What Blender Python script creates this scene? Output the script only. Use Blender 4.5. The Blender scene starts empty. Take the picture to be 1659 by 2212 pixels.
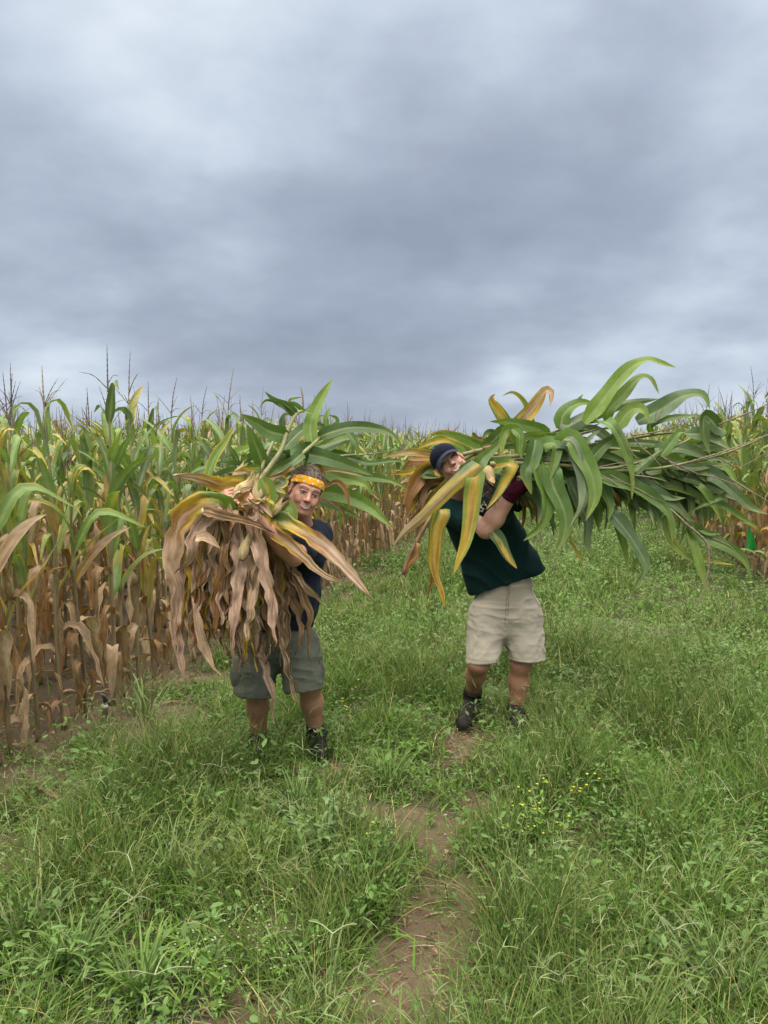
import bpy, math, random
import numpy as np
from mathutils import Vector, Matrix
from mathutils.bvhtree import BVHTree
random.seed(7); rng = np.random.default_rng(7)
scene = bpy.context.scene
COL = scene.collection

# ------------------------------------------------------------------ camera
CAMH = 1.62; FPX = 1640.0; PITCH = math.radians(5.02)
cam_d = bpy.data.cameras.new('camera'); cam = bpy.data.objects.new('camera', cam_d); COL.objects.link(cam)
cam_d.sensor_fit = 'VERTICAL'; cam_d.sensor_height = 24.0; cam_d.lens = 24.0*FPX/2212.0
cam_d.clip_start = 0.05; cam_d.clip_end = 2000
cam.location = (0, 0, CAMH); cam.rotation_euler = (math.pi/2-PITCH, 0, 0)
scene.camera = cam
cP, sP = math.cos(PITCH), math.sin(PITCH)
def ray(x, y):
    dx = (x-829.5)/FPX; dy = (1106-y)/FPX
    return np.array([dx, cP+dy*sP, -sP+dy*cP])
def W(x, y, Y):
    d = ray(x, y); return np.array([0, 0, CAMH]) + d*(Y/d[1])
def G(x, y):
    d = ray(x, y); t = -CAMH/d[2]; return np.array([0, 0, CAMH]) + d*t

# ------------------------------------------------------------------ light and sky
scene.view_settings.view_transform = 'Standard'; scene.view_settings.look = 'None'
scene.view_settings.exposure = 0.0; scene.view_settings.gamma = 1.0
scene.cycles.max_bounces = 6; scene.cycles.diffuse_bounces = 3; scene.cycles.glossy_bounces = 2
scene.cycles.transmission_bounces = 4; scene.cycles.caustics_reflective = False; scene.cycles.caustics_refractive = False
SUN_EL, SUN_AZ = math.radians(58), math.radians(200)      # azimuth clockwise from +Y
sun_d = bpy.data.lights.new('sun', 'SUN'); sun = bpy.data.objects.new('sun', sun_d); COL.objects.link(sun)
sun_d.energy = 1.5; sun_d.angle = math.radians(24); sun_d.color = (1.0, 0.94, 0.84)
sdir = Vector((math.sin(SUN_AZ)*math.cos(SUN_EL), math.cos(SUN_AZ)*math.cos(SUN_EL), math.sin(SUN_EL)))
sun.rotation_euler = (-sdir).to_track_quat('-Z', 'Y').to_euler()

class NT:
    def __init__(s, nt): s.nt = nt; s.n = nt.nodes; s.l = nt.links; s.n.clear()
    def node(s, t, **k):
        n = s.n.new(t)
        ins = k.pop('ins', {})
        for a, b in k.items(): setattr(n, a, b)
        for a, b in ins.items(): s.put(n.inputs[a], b)
        return n
    def put(s, sock, v):
        if isinstance(v, bpy.types.NodeSocket): s.l.new(v, sock)
        elif isinstance(v, bpy.types.Node): s.l.new(v.outputs[0], sock)
        else: sock.default_value = v
    def m(s, op, a, b=None, c=None, clamp=False):
        n = s.n.new('ShaderNodeMath'); n.operation = op; n.use_clamp = clamp
        s.put(n.inputs[0], a)
        if b is not None: s.put(n.inputs[1], b)
        if c is not None: s.put(n.inputs[2], c)
        return n.outputs[0]
    def v(s, op, a, b=None):
        n = s.n.new('ShaderNodeVectorMath'); n.operation = op
        s.put(n.inputs[0], a)
        if b is not None: s.put(n.inputs[1], b)
        return n
    def ramp(s, f, stops, interp='LINEAR'):
        n = s.n.new('ShaderNodeValToRGB'); s.put(n.inputs[0], f); cr = n.color_ramp; cr.interpolation = interp
        while len(cr.elements) < len(stops): cr.elements.new(0.5)
        for e, (p, c) in zip(cr.elements, stops):
            e.position = p; e.color = (c, c, c, 1) if isinstance(c, (int, float)) else (*c, 1)
        return n.outputs[0]
    def mix(s, f, a, b, mode='MIX'):
        n = s.n.new('ShaderNodeMix'); n.data_type = 'RGBA'; n.blend_type = mode
        s.put(n.inputs[0], f)
        for k, q in ((6, a), (7, b)):
            if isinstance(q, tuple) and len(q) == 3: q = (*q, 1)
            s.put(n.inputs[k], q)
        return n.outputs[2]
    def noise(s, vec, scale, detail=4, rough=0.5, dist=0.0, dim='3D'):
        n = s.n.new('ShaderNodeTexNoise'); n.noise_dimensions = dim
        if vec is not None: s.put(n.inputs['Vector'], vec)
        n.inputs['Scale'].default_value = scale; n.inputs['Detail'].default_value = detail
        n.inputs['Roughness'].default_value = rough; n.inputs['Distortion'].default_value = dist
        return n.outputs[0]

world = bpy.data.worlds.new('World'); scene.world = world; world.use_nodes = True
w = NT(world.node_tree)
tc = w.node('ShaderNodeTexCoord').outputs['Generated']
nrm = w.v('NORMALIZE', tc).outputs[0]
sep = w.node('ShaderNodeSeparateXYZ', ins={0: nrm})
zc = w.m('MAXIMUM', sep.outputs[2], 0.0)
den = w.m('ADD', zc, 0.40)
px = w.m('DIVIDE', sep.outputs[0], den); py = w.m('DIVIDE', sep.outputs[1], den)
pv = w.node('ShaderNodeCombineXYZ', ins={0: px, 1: py, 2: 0.37}).outputs[0]
n1 = w.noise(w.v('MULTIPLY', pv, (.85, 1.15, 1)).outputs[0], 1.3, 5, 0.5, 0.12)
n2 = w.noise(w.v('MULTIPLY', pv, (1.35, 1.45, 1)).outputs[0], 3.6, 5, 0.5, 0.1)
nn = w.m('ADD', w.m('MULTIPLY', n1, 0.60), w.m('MULTIPLY', n2, 0.38))
def blob(x, y, wid, amp):
    d = ray(x, y); d = d/np.linalg.norm(d)
    dt = w.v('DOT_PRODUCT', nrm, tuple(d)).outputs['Value']
    f = w.m('SUBTRACT', dt, 1.0); f = w.m('MULTIPLY', f, 2.0/(wid*wid)); return w.m('MULTIPLY', w.m('EXPONENT', f), amp)
# large cloud masses: light rifts and dark bellies at fixed bearings and heights in the sky
field = nn
for b in ((330, 120, .16, .12), (700, 40, .20, .07), (1500, 120, .3, .02), (830, 400, .16, -.09), (1150, 380, .15, -.05),
          (350, 620, .09, .04), (120, 740, .13, -.10), (420, 760, .11, -.09), (60, 850, .09, .09), (380, 850, .09, .08), (1500, 690, .12, .20),
          (1250, 830, .08, .11), (1300, 590, .16, -.05), (1500, 600, .12, -.05), (800, 900, .09, -.10), (1080, 835, .045, .10), (680, 700, .07, -.02)):
    field = w.m('ADD', field, blob(*b))
band = w.ramp(w.m('MULTIPLY', zc, 2.0), ((0.0, .52), (.05, .58), (.12, .62), (.19, .47), (.27, .36), (.42, .47), (.60, .47), (.95, .62), (1.0, .66)))
field = w.m('ADD', field, w.m('MULTIPLY', w.m('SUBTRACT', band, 0.5), .30))
ccol = w.ramp(field, ((.28, (.275, .325, .415)), (.42, (.345, .395, .495)), (.52, (.422, .485, .592)), (.62, (.54, .615, .715)), (.76, (.72, .79, .87))))
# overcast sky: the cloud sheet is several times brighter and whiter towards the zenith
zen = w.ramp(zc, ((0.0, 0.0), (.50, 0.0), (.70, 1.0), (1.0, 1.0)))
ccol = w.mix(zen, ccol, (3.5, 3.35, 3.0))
sky = w.node('ShaderNodeTexSky', sky_type='NISHITA', sun_disc=False, sun_elevation=SUN_EL, sun_rotation=SUN_AZ)
bg1 = w.node('ShaderNodeBackground', ins={0: sky.outputs[0], 1: 0.006})
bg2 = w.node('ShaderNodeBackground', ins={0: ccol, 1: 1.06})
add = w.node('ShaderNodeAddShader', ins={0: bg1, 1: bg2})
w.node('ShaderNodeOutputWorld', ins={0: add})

# ------------------------------------------------------------------ helpers: objects, meshes
def setp(o, label=None, cat=None, group=None, kind=None):
    for k, q in (('label', label), ('category', cat), ('group', group), ('kind', kind)):
        if q: o[k] = q
    return o
def empty(name, loc, label, cat, group=None):
    o = bpy.data.objects.new(name, None); o.empty_display_size = .1; o.location = loc; COL.objects.link(o)
    return setp(o, label, cat, group)
def mesh_np(name, V, F, col=None, uv=None, smooth=True):
    """V (n,3), F (m,4) or (m,3); col per vertex (n,3); uv per vertex (n,2)"""
    V = np.asarray(V, np.float32); F = np.asarray(F, np.int32); k = F.shape[1]
    me = bpy.data.meshes.new(name)
    me.vertices.add(len(V)); me.vertices.foreach_set('co', V.ravel())
    me.loops.add(F.size); me.loops.foreach_set('vertex_index', F.ravel())
    me.polygons.add(len(F)); me.polygons.foreach_set('loop_start', np.arange(0, F.size, k, dtype=np.int32))
    if smooth: me.polygons.foreach_set('use_smooth', np.ones(len(F), bool))
    if col is not None:
        a = me.color_attributes.new('Col', 'FLOAT_COLOR', 'POINT')
        c4 = np.ones((len(V), 4), np.float32); c4[:, :3] = col; a.data.foreach_set('color', c4.ravel())
    if uv is not None:
        l = me.uv_layers.new(name='UV'); l.data.foreach_set('uv', np.asarray(uv, np.float32)[F.ravel()].ravel())
    me.update(calc_edges=True)
    return me
def link(name, me, mat, parent=None):
    o = bpy.data.objects.new(name, me)
    if mat is not None and not me.materials: me.materials.append(mat)
    COL.objects.link(o)
    if parent is not None:
        o.parent = parent; bpy_loc = parent.location
        o.location = -Vector(bpy_loc) if parent.type == 'EMPTY' else (0, 0, 0)
    return o
class Geo:
    def __init__(s): s.V = []; s.F = []; s.C = []; s.U = []; s.n = 0
    def add(s, V, F, C, U=None):
        s.V.append(V); s.F.append(np.asarray(F)+s.n); s.C.append(np.broadcast_to(C, (len(V), 3)) if np.ndim(C) == 1 else C)
        s.U.append(U if U is not None else np.zeros((len(V), 2))); s.n += len(V)
    def mesh(s, name, smooth=True):
        return mesh_np(name, np.concatenate(s.V), np.concatenate(s.F), np.concatenate(s.C), np.concatenate(s.U), smooth)
def hash3(i, j, k, s=0):
    with np.errstate(over='ignore'):
        h = (i.astype(np.uint32)*np.uint32(374761393) + j.astype(np.uint32)*np.uint32(668265263) + k.astype(np.uint32)*np.uint32(2147483647 & 1274126177) + np.uint32(s*69069+1))
        h = (h ^ (h >> np.uint32(13)))*np.uint32(1274126177); h = h ^ (h >> np.uint32(16))
    return (h & np.uint32(0xffff)).astype(np.float32)/65535.0
def vnoise(P, sc=1.0, seed=0):
    P = np.asarray(P, np.float64)*sc + 1000.0; I = np.floor(P).astype(np.int64); f = P-I; f = f*f*(3-2*f); r = 0
    for a in (0, 1):
        for b in (0, 1):
            for c in (0, 1):
                wt = (f[:, 0] if a else 1-f[:, 0])*(f[:, 1] if b else 1-f[:, 1])*(f[:, 2] if c else 1-f[:, 2])
                r = r + wt*hash3(I[:, 0]+a, I[:, 1]+b, I[:, 2]+c, seed)
    return r*2-1
def norm(v): v = np.asarray(v, float); return v/(np.linalg.norm(v, axis=-1, keepdims=True)+1e-12)
def catmull(P, n):
    P = np.asarray(P, float); k = len(P)
    if k == 2: t = np.linspace(0, 1, n)[:, None]; return P[0]*(1-t)+P[1]*t
    Q = np.vstack([2*P[0]-P[1], P, 2*P[-1]-P[-2]])
    L = np.r_[0, np.cumsum(np.linalg.norm(np.diff(P, axis=0), axis=1))]
    s = np.linspace(0, L[-1]*.99999, n); i = np.clip(np.searchsorted(L, s, 'right')-1, 0, k-2)
    t = ((s-L[i])/(L[i+1]-L[i]+1e-9))[:, None]
    a, b, c, d = Q[i], Q[i+1], Q[i+2], Q[i+3]
    return .5*((2*b)+(-a+c)*t+(2*a-5*b+4*c-d)*t*t+(-a+3*b-3*c+d)*t**3)
def tube(P, R, m=6, caps=True):
    """tube along points P (n,3) with radii R (n)"""
    P = np.asarray(P, float); n = len(P); R = np.broadcast_to(R, (n,)); T = norm(np.gradient(P, axis=0))
    ref = np.array([0, 0, 1.]) if abs(T[0][2]) < .9 else np.array([1., 0, 0])
    A = norm(np.cross(T, ref)); B = np.cross(T, A)
    a = np.arange(m)*2*np.pi/m
    V = P[:, None]+R[:, None, None]*(A[:, None]*np.cos(a)[None, :, None]+B[:, None]*np.sin(a)[None, :, None])
    V = V.reshape(-1, 3); i = np.arange(n-1)[:, None]*m; j = np.arange(m)[None]; k = (j+1) % m
    F = np.stack([i+j, i+k, i+m+k, i+m+j], -1).reshape(-1, 4)
    if caps:
        V = np.vstack([V, P[0], P[-1]]); c0, c1 = n*m, n*m+1
        jj = np.arange(0, m, 2); F = np.vstack([F, np.stack([c0+0*jj, (jj+2) % m, (jj+1) % m, jj], -1), np.stack([c1+0*jj, (n-1)*m+jj, (n-1)*m+(jj+1) % m, (n-1)*m+(jj+2) % m], -1)]) if m % 2 == 0 else F
    return V, F

# ------------------------------------------------------------------ materials
def new_mat(name):
    m = bpy.data.materials.new(name); m.use_nodes = True; return m, NT(m.node_tree)
def finish(t, bsdf): t.node('ShaderNodeOutputMaterial', ins={0: bsdf})
def mat_leaf(name='corn_leaf', trans=.26, rough=.34, stripe=60.0, stripe_amt=.24, bump=.35, spec=.5, back=.28):
    m, t = new_mat(name)
    c = t.node('ShaderNodeAttribute', attribute_name='Col').outputs[0]
    uv = t.node('ShaderNodeUVMap', uv_map='UV').outputs[0]
    su = t.node('ShaderNodeSeparateXYZ', ins={0: uv})
    st = t.noise(t.v('MULTIPLY', uv, (7.0, stripe, 1)).outputs[0], 1.0, 2, .5)
    ob = t.node('ShaderNodeTexCoord').outputs['Object']
    bl = t.noise(ob, 22.0, 4, .6)
    f = t.m('ADD', t.m('MULTIPLY', st, stripe_amt*2), 1.0-stripe_amt)
    f2 = t.m('ADD', t.m('MULTIPLY', bl, .6), .70)
    cc = t.v('SCALE', c); t.put(cc.inputs['Scale'], t.m('MULTIPLY', f, f2))
    geo = t.node('ShaderNodeNewGeometry').outputs['Backfacing']
    cc2 = t.mix(t.m('MULTIPLY', geo, back), cc.outputs[0], (.26, .30, .20))
    bp = t.node('ShaderNodeBump', ins={'Strength': bump, 'Distance': .004, 'Height': t.m('ADD', st, t.m('MULTIPLY', bl, .8))})
    p = t.node('ShaderNodeBsdfPrincipled', ins={'Base Color': cc2, 'Roughness': t.m('ADD', t.m('MULTIPLY', bl, .25), rough), 'Specular IOR Level': spec, 'Normal': bp.outputs[0]})
    tr = t.node('ShaderNodeBsdfTranslucent', ins={'Color': t.mix(1.0, cc.outputs[0], (1.0, 1.15, .55), 'MULTIPLY'), 'Normal': bp.outputs[0]})
    mx = t.node('ShaderNodeMixShader', ins={0: trans, 1: p, 2: tr}); finish(t, mx); return m
def mat_col(name, rough=.7, bump=.3, bscale=120, spec=.3, var=.25, vscale=8, dist=.003, sheen=0, detail=4, sss=0):
    m, t = new_mat(name)
    c = t.node('ShaderNodeAttribute', attribute_name='Col').outputs[0]
    ob = t.node('ShaderNodeTexCoord').outputs['Object']
    a = t.noise(ob, vscale, 5, .6); b = t.noise(ob, bscale, detail, .6)
    sc = t.m('ADD', t.m('MULTIPLY', t.m('ADD', t.m('MULTIPLY', a, .65), t.m('MULTIPLY', b, .35)), var*2), 1-var)
    cc = t.v('SCALE', c); t.put(cc.inputs['Scale'], sc)
    bp = t.node('ShaderNodeBump', ins={'Strength': bump, 'Distance': dist, 'Height': b})
    p = t.node('ShaderNodeBsdfPrincipled', ins={'Base Color': cc.outputs[0], 'Roughness': rough, 'Specular IOR Level': spec, 'Normal': bp.outputs[0], 'Sheen Weight': sheen})
    if sss: p.inputs['Subsurface Weight'].default_value = sss; p.inputs['Subsurface Radius'].default_value = (1, .35, .2); p.inputs['Subsurface Scale'].default_value = .006
    finish(t, p); return m
M_leaf = mat_leaf()
M_dry = mat_leaf('dry_leaf', trans=.16, rough=.55, stripe=28, stripe_amt=.60, bump=1.0, spec=.2, back=.08)
M_stalk = mat_col('corn_stalk', .5, .4, 60, .35, .3, 14)
M_tassel = mat_col('corn_tassel', .8, .6, 300, .1, .4, 60)
M_husk = mat_leaf('corn_husk', trans=.05, rough=.6, stripe=60, stripe_amt=.3, bump=.8, spec=.15)
M_grass = mat_leaf('grass_blade', trans=.20, rough=.5, stripe=30, stripe_amt=.1, bump=.0, spec=.18, back=0)
M_skin = mat_col('skin', .45, .25, 260, .4, .12, 30, .0015, sss=.12)
M_cloth = mat_col('cotton', .9, .35, 420, .08, .14, 9, .002, sheen=.02)
M_boot = mat_col('boot_leather', .65, .7, 160, .2, .5, 22)
M_hair = mat_col('hair', .55, .9, 420, .3, .5, 90)
M_plain = mat_col('painted', .5, .2, 80, .4, .2, 20)

# ------------------------------------------------------------------ terrain
LS = .250                                   # dX/dY of the lane (it runs off to the right)
def lx(y): return -1.80+LS*(y-4.1)          # left corn edge
def rx(y): return 4.72+LS*(y-10.0)           # right corn edge
def gh(x, y):
    x = np.asarray(x, float); y = np.asarray(y, float); P = np.stack([x.ravel(), y.ravel(), 0*x.ravel()], -1)
    h = .022*vnoise(P, 1.3, 3)+.010*vnoise(P, 4.1, 4)
    wgt = np.clip(1-(np.abs(y.ravel())-30)/20, 0, 1)
    return (h*wgt).reshape(x.shape)
patches = []                                # bare soil: centre, radii, angle
for (dx, dy, a, b, ang) in ((905, 2075, .27, .42, .15), (850, 2190, .26, .25, 0), (760, 2185, .24, .17, 0), (700, 2120, .12, .1, 0), (960, 1930, .16, .25, 0), (950, 1860, .18, .2, 0), (1250, 2000, .1, .16, 0), (890, 1985, .2, .2, 0), (1000, 2000, .12, .3, 0), (900, 1790, .34, .22, 0), (1060, 1745, .2, .16, 0),
                            (1280, 1870, .11, .26, .2), (1250, 1790, .18, .1, 0), (600, 2010, .22, .07, 0), (640, 1890, .1, .12, 0), (60, 1850, .22, .22, 0), (90, 1720, .3, .2, 0), (280, 1600, .45, .22, 0.2), (330, 1550, .5, .2, .2), (1000, 1640, .15, .15, 0),
                            (940, 1385, .14, .12, 0), (1000, 1588, .14, .13, 0), (700, 1668, .16, .12, 0), (1010, 1610, .2, .12, 0), (563, 1640, .10, .10, 0), (420, 1470, .35, .3, 0), (160, 1640, .3, .1, .2), (1000, 1380, .2, .15, 0), (560, 2190, .2, .1, 0), (1390, 1710, .12, .12, 0), (1500, 1560, .2, .15, 0)):
    g = G(dx, dy); patches.append((g[0], g[1], a*.95, b*1.0, ang, 0.6 if dx < 200 or dx > 1240 else 1.0))
def bare(x, y):
    """0 = full grass, 1 = bare soil"""
    P = np.stack([x, y, 0*x], -1); n = vnoise(P, 5.0, 11)*.35+vnoise(P, 13.0, 12)*.2; r = np.zeros(len(x))
    for (cx, cy, a, b, ang, am) in patches:
        c, s = math.cos(ang), math.sin(ang); u = ((x-cx)*c+(y-cy)*s)/a; v = (-(x-cx)*s+(y-cy)*c)/b
        r = np.maximum(r, am*np.clip(1.30-np.sqrt(u*u+v*v)+n*1.5, 0, 1))
    dl = x-lx(y); dr = rx(y)-x
    r = np.maximum(r, np.clip(1.0-dl*1.35+n*1.3, 0, .95)*np.clip(1.3-(y-4)*.05, .45, 1)); r = np.maximum(r, np.clip(.45-dr*1.5+n, 0, .9))
    return r
xs = np.unique(np.r_[np.linspace(-400, -8, 40), np.arange(-8, -1.2, .06), np.arange(-1.2, 1.2, .015), np.arange(1.2, 9, .06), np.linspace(9, 400, 40)])
ys = np.unique(np.r_[np.linspace(-60, 0, 12), np.arange(0, 1.5, .06), np.arange(1.5, 3.6, .015), np.arange(3.6, 14, .06), np.linspace(14, 60, 140), np.linspace(60, 900, 60)])
X, Yg = np.meshgrid(xs, ys, indexing='ij')
PP = np.stack([X.ravel(), Yg.ravel(), 0*X.ravel()], -1); rest = (vnoise(PP, 21, 5)*.007+np.abs(vnoise(PP, 34, 6))**2*.012*(vnoise(PP, 5, 7) > -.1)+vnoise(PP, 60, 8)*.0022).reshape(X.shape)
Z = gh(X, Yg)+rest-.004
nx, ny = X.shape; i = np.arange(nx-1)[:, None]*ny; j = np.arange(ny-1)[None]
F = np.stack([i+j, i+ny+j, i+ny+j+1, i+j+1], -1).reshape(-1, 4)
V = np.stack([X, Yg, Z], -1).reshape(-1, 3)
bb = bare(V[:, 0], V[:, 1])
soil = np.array([.160, .112, .074]); litter = np.array([.055, .050, .030])  # litter under the grass, its colour darkened to deepen the shaded gaps between blades
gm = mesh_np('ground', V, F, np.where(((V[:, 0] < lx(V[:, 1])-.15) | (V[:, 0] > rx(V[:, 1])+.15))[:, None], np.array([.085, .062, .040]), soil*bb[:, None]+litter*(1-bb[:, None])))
m, t = new_mat('soil')
c = t.node('ShaderNodeAttribute', attribute_name='Col').outputs[0]; ob = t.node('ShaderNodeTexCoord').outputs['Object']
a = t.noise(ob, 2.2, 5, .6); b = t.noise(ob, 38, 6, .7); d = t.noise(ob, 160, 4, .6)
vor = t.node('ShaderNodeTexVoronoi', ins={'Vector': ob, 'Scale': 46.0}).outputs['Distance']
sc = t.m('ADD', t.m('ADD', t.m('MULTIPLY', a, .7), t.m('MULTIPLY', b, .7)), .30)
cc = t.v('SCALE', c); t.put(cc.inputs['Scale'], sc)
cc = t.mix(t.ramp(d, ((.62, 0.0), (.72, .6))), cc.outputs[0], (.30, .23, .17))
bp = t.node('ShaderNodeBump', ins={'Strength': .9, 'Distance': .02, 'Height': t.m('ADD', t.m('ADD', b, t.m('MULTIPLY', d, .35)), t.m('MULTIPLY', vor, .25))})
finish(t, t.node('ShaderNodeBsdfPrincipled', ins={'Base Color': cc, 'Roughness': .85, 'Specular IOR Level': .2, 'Normal': bp.outputs[0]}))
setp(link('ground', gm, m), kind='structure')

# ------------------------------------------------------------------ leaves
GREENS = [np.array(c)*1.15 for c in ((.085, .155, .032), (.120, .205, .040), (.100, .155, .072), (.165, .245, .050), (.070, .125, .034))]
YEL = np.array([.56, .37, .045]); ORG = np.array([.28, .130, .042]); TAN = np.array([.48, .335, .215]); TAN2 = np.array([.27, .165, .090])
def leaf_color(u, v, a, b, c, seed, green, dry=None, edge=0.0, top=9):
    """pigment along (u) and across (v) a senescing leaf"""
    P = np.stack([u*2.6+seed*3.1, v*3.2+seed, 0*u+seed*.7], -1); P2 = np.stack([u*5+seed*3.1, v*11+seed, 0*u], -1)
    s = a+b*u+c*(1-np.abs(v)**.7)+edge*np.abs(v)**3+.15*vnoise(P, 1.0, 21)+.13*vnoise(P2, 1.0, 22)
    s = np.clip(s, 0, top)
    dry = TAN if dry is None else dry
    stops = [(0.0, green), (.38, green), (.46, YEL*.6+green*.4), (.52, YEL), (.62, YEL), (.70, ORG*.6+YEL*.4), (.76, ORG), (.90, dry), (1.5, dry)]
    xs_ = [q[0] for q in stops]; out = (1+.22*vnoise(P2, 1.3, 24)*(s > .6))[:, None]*np.stack([np.interp(s, xs_, [q[1][k] for q in stops]) for k in range(3)], -1)
    tip = np.clip((u-.55)/.45, 0, 1)[:, None]*.45*(s < .5)[:, None]; out = out*(1-tip)+np.array([.25, .30, .06])*tip
    rib = 1.35*np.exp(-(v/.07)**2)*np.clip(1.1-u, 0, 1)
    lite = np.array([.36, .40, .20])*(s < .55)[:, None]+np.array([.45, .34, .2])*(s >= .55)[:, None]
    out = out*(1-.55*rib[:, None])+lite*(.55*rib[:, None])
    return out
def leaf(geo, P, wid, n=14, m=4, ref=(0, -1, 0), tw=(0, 0), fold=.35, ruf=.12, rf=7.0, seed=None, a=0., b=0., c=0., green=None, dry=None, edge=0., base=.35, tipw=2.3, top=9, crum=0.0):
    if seed is None: seed = rng.random()*100
    S = catmull(P, n+1); T = norm(np.gradient(S, axis=0)); u = np.linspace(0, 1, n+1)
    ref = np.broadcast_to(np.asarray(ref, float), T.shape)
    side = np.cross(T, ref); ln = np.linalg.norm(side, axis=1)
    alt = np.cross(T, np.array([.3, .2, 1.])); side = np.where((ln < .25)[:, None], norm(alt)*.6+side, side); side = norm(side)
    for q in range(1, n+1):
        if np.dot(side[q], side[q-1]) < 0: side[q] = -side[q]
    for _ in range(2): side[1:-1] = norm(side[:-2]+2*side[1:-1]+side[2:])
    N = np.cross(side, T); ang = (tw[0]+(tw[1]-tw[0])*u)[:, None]
    side, N = side*np.cos(ang)+N*np.sin(ang), -side*np.sin(ang)+N*np.cos(ang)
    L = np.linalg.norm(np.diff(S, axis=0), axis=1).sum()
    wp = np.minimum(1, base+u/.14*(1-base))*np.clip(1-u**tipw, 0, 1)**.85
    v = np.linspace(-1, 1, m+1)
    UU, VV = np.meshgrid(u, v, indexing='ij')
    if crum: wp = wp*(1+.15*np.sin(u*13+seed*9)*np.sin(u*5+seed*4)+.09*np.sin(u*43+seed*3)+.06*np.sin(u*71+seed*5))
    hw = (wid*.5*wp)[:, None]
    wig = ruf*wid*.5*(np.abs(VV)**1.6)*np.sin(UU*L*rf*2*np.pi+seed*6+np.sign(VV)*1.3)*wp[:, None]**.5
    z = fold*np.abs(VV)*hw+wig
    if crum: z = z+wid*.055*np.sin(VV*7.5+seed*5+UU*4)*np.clip(UU*6, 0, 1)+wid*.03*np.sin(VV*15+seed*3-UU*5)
    V = S[:, None]+side[:, None]*(VV*hw*math.cos(min(fold, 1.2)))[..., None]+N[:, None]*z[..., None]
    V = V.reshape(-1, 3)
    if crum: V = V+crum*np.stack([vnoise(V+seed, 22, 31), vnoise(V+seed, 22, 32), .5*vnoise(V+seed, 22, 33)], -1)*np.clip(UU.ravel()*5, 0, 1)[:, None]
    i = np.arange(n)[:, None]*(m+1); j = np.arange(m)[None]
    F = np.stack([i+j, i+j+1, i+m+2+j, i+m+1+j], -1).reshape(-1, 4)
    g = GREENS[int(seed*7) % 5] if green is None else green
    C = leaf_color(UU.ravel(), VV.ravel(), a, b, c, seed, g*(.85+.3*((seed*13.7) % 1)), dry, edge, top)
    geo.add(V, F, C, np.stack([UU.ravel()*L*3, VV.ravel()*wid*2], -1))

def spike(geo, P, r, seed=0, col=(.15, .105, .085), n=None, m=5):
    """a tassel branch: a thin axis thick with little spikelets"""
    P = catmull(P, n or 14); k = len(P); u = np.linspace(0, 1, k)
    R = r*(1+.35*np.sin(np.arange(k)*2.4+seed))*(1-.75*u**3)
    V, F = tube(P, R, m, caps=False); c = np.array(col)*(.8+.4*hash3(np.arange(len(V)), np.arange(len(V))*3, np.arange(len(V))*0, int(seed*10) % 99))[:, None]
    geo.add(V, F, c)

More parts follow.
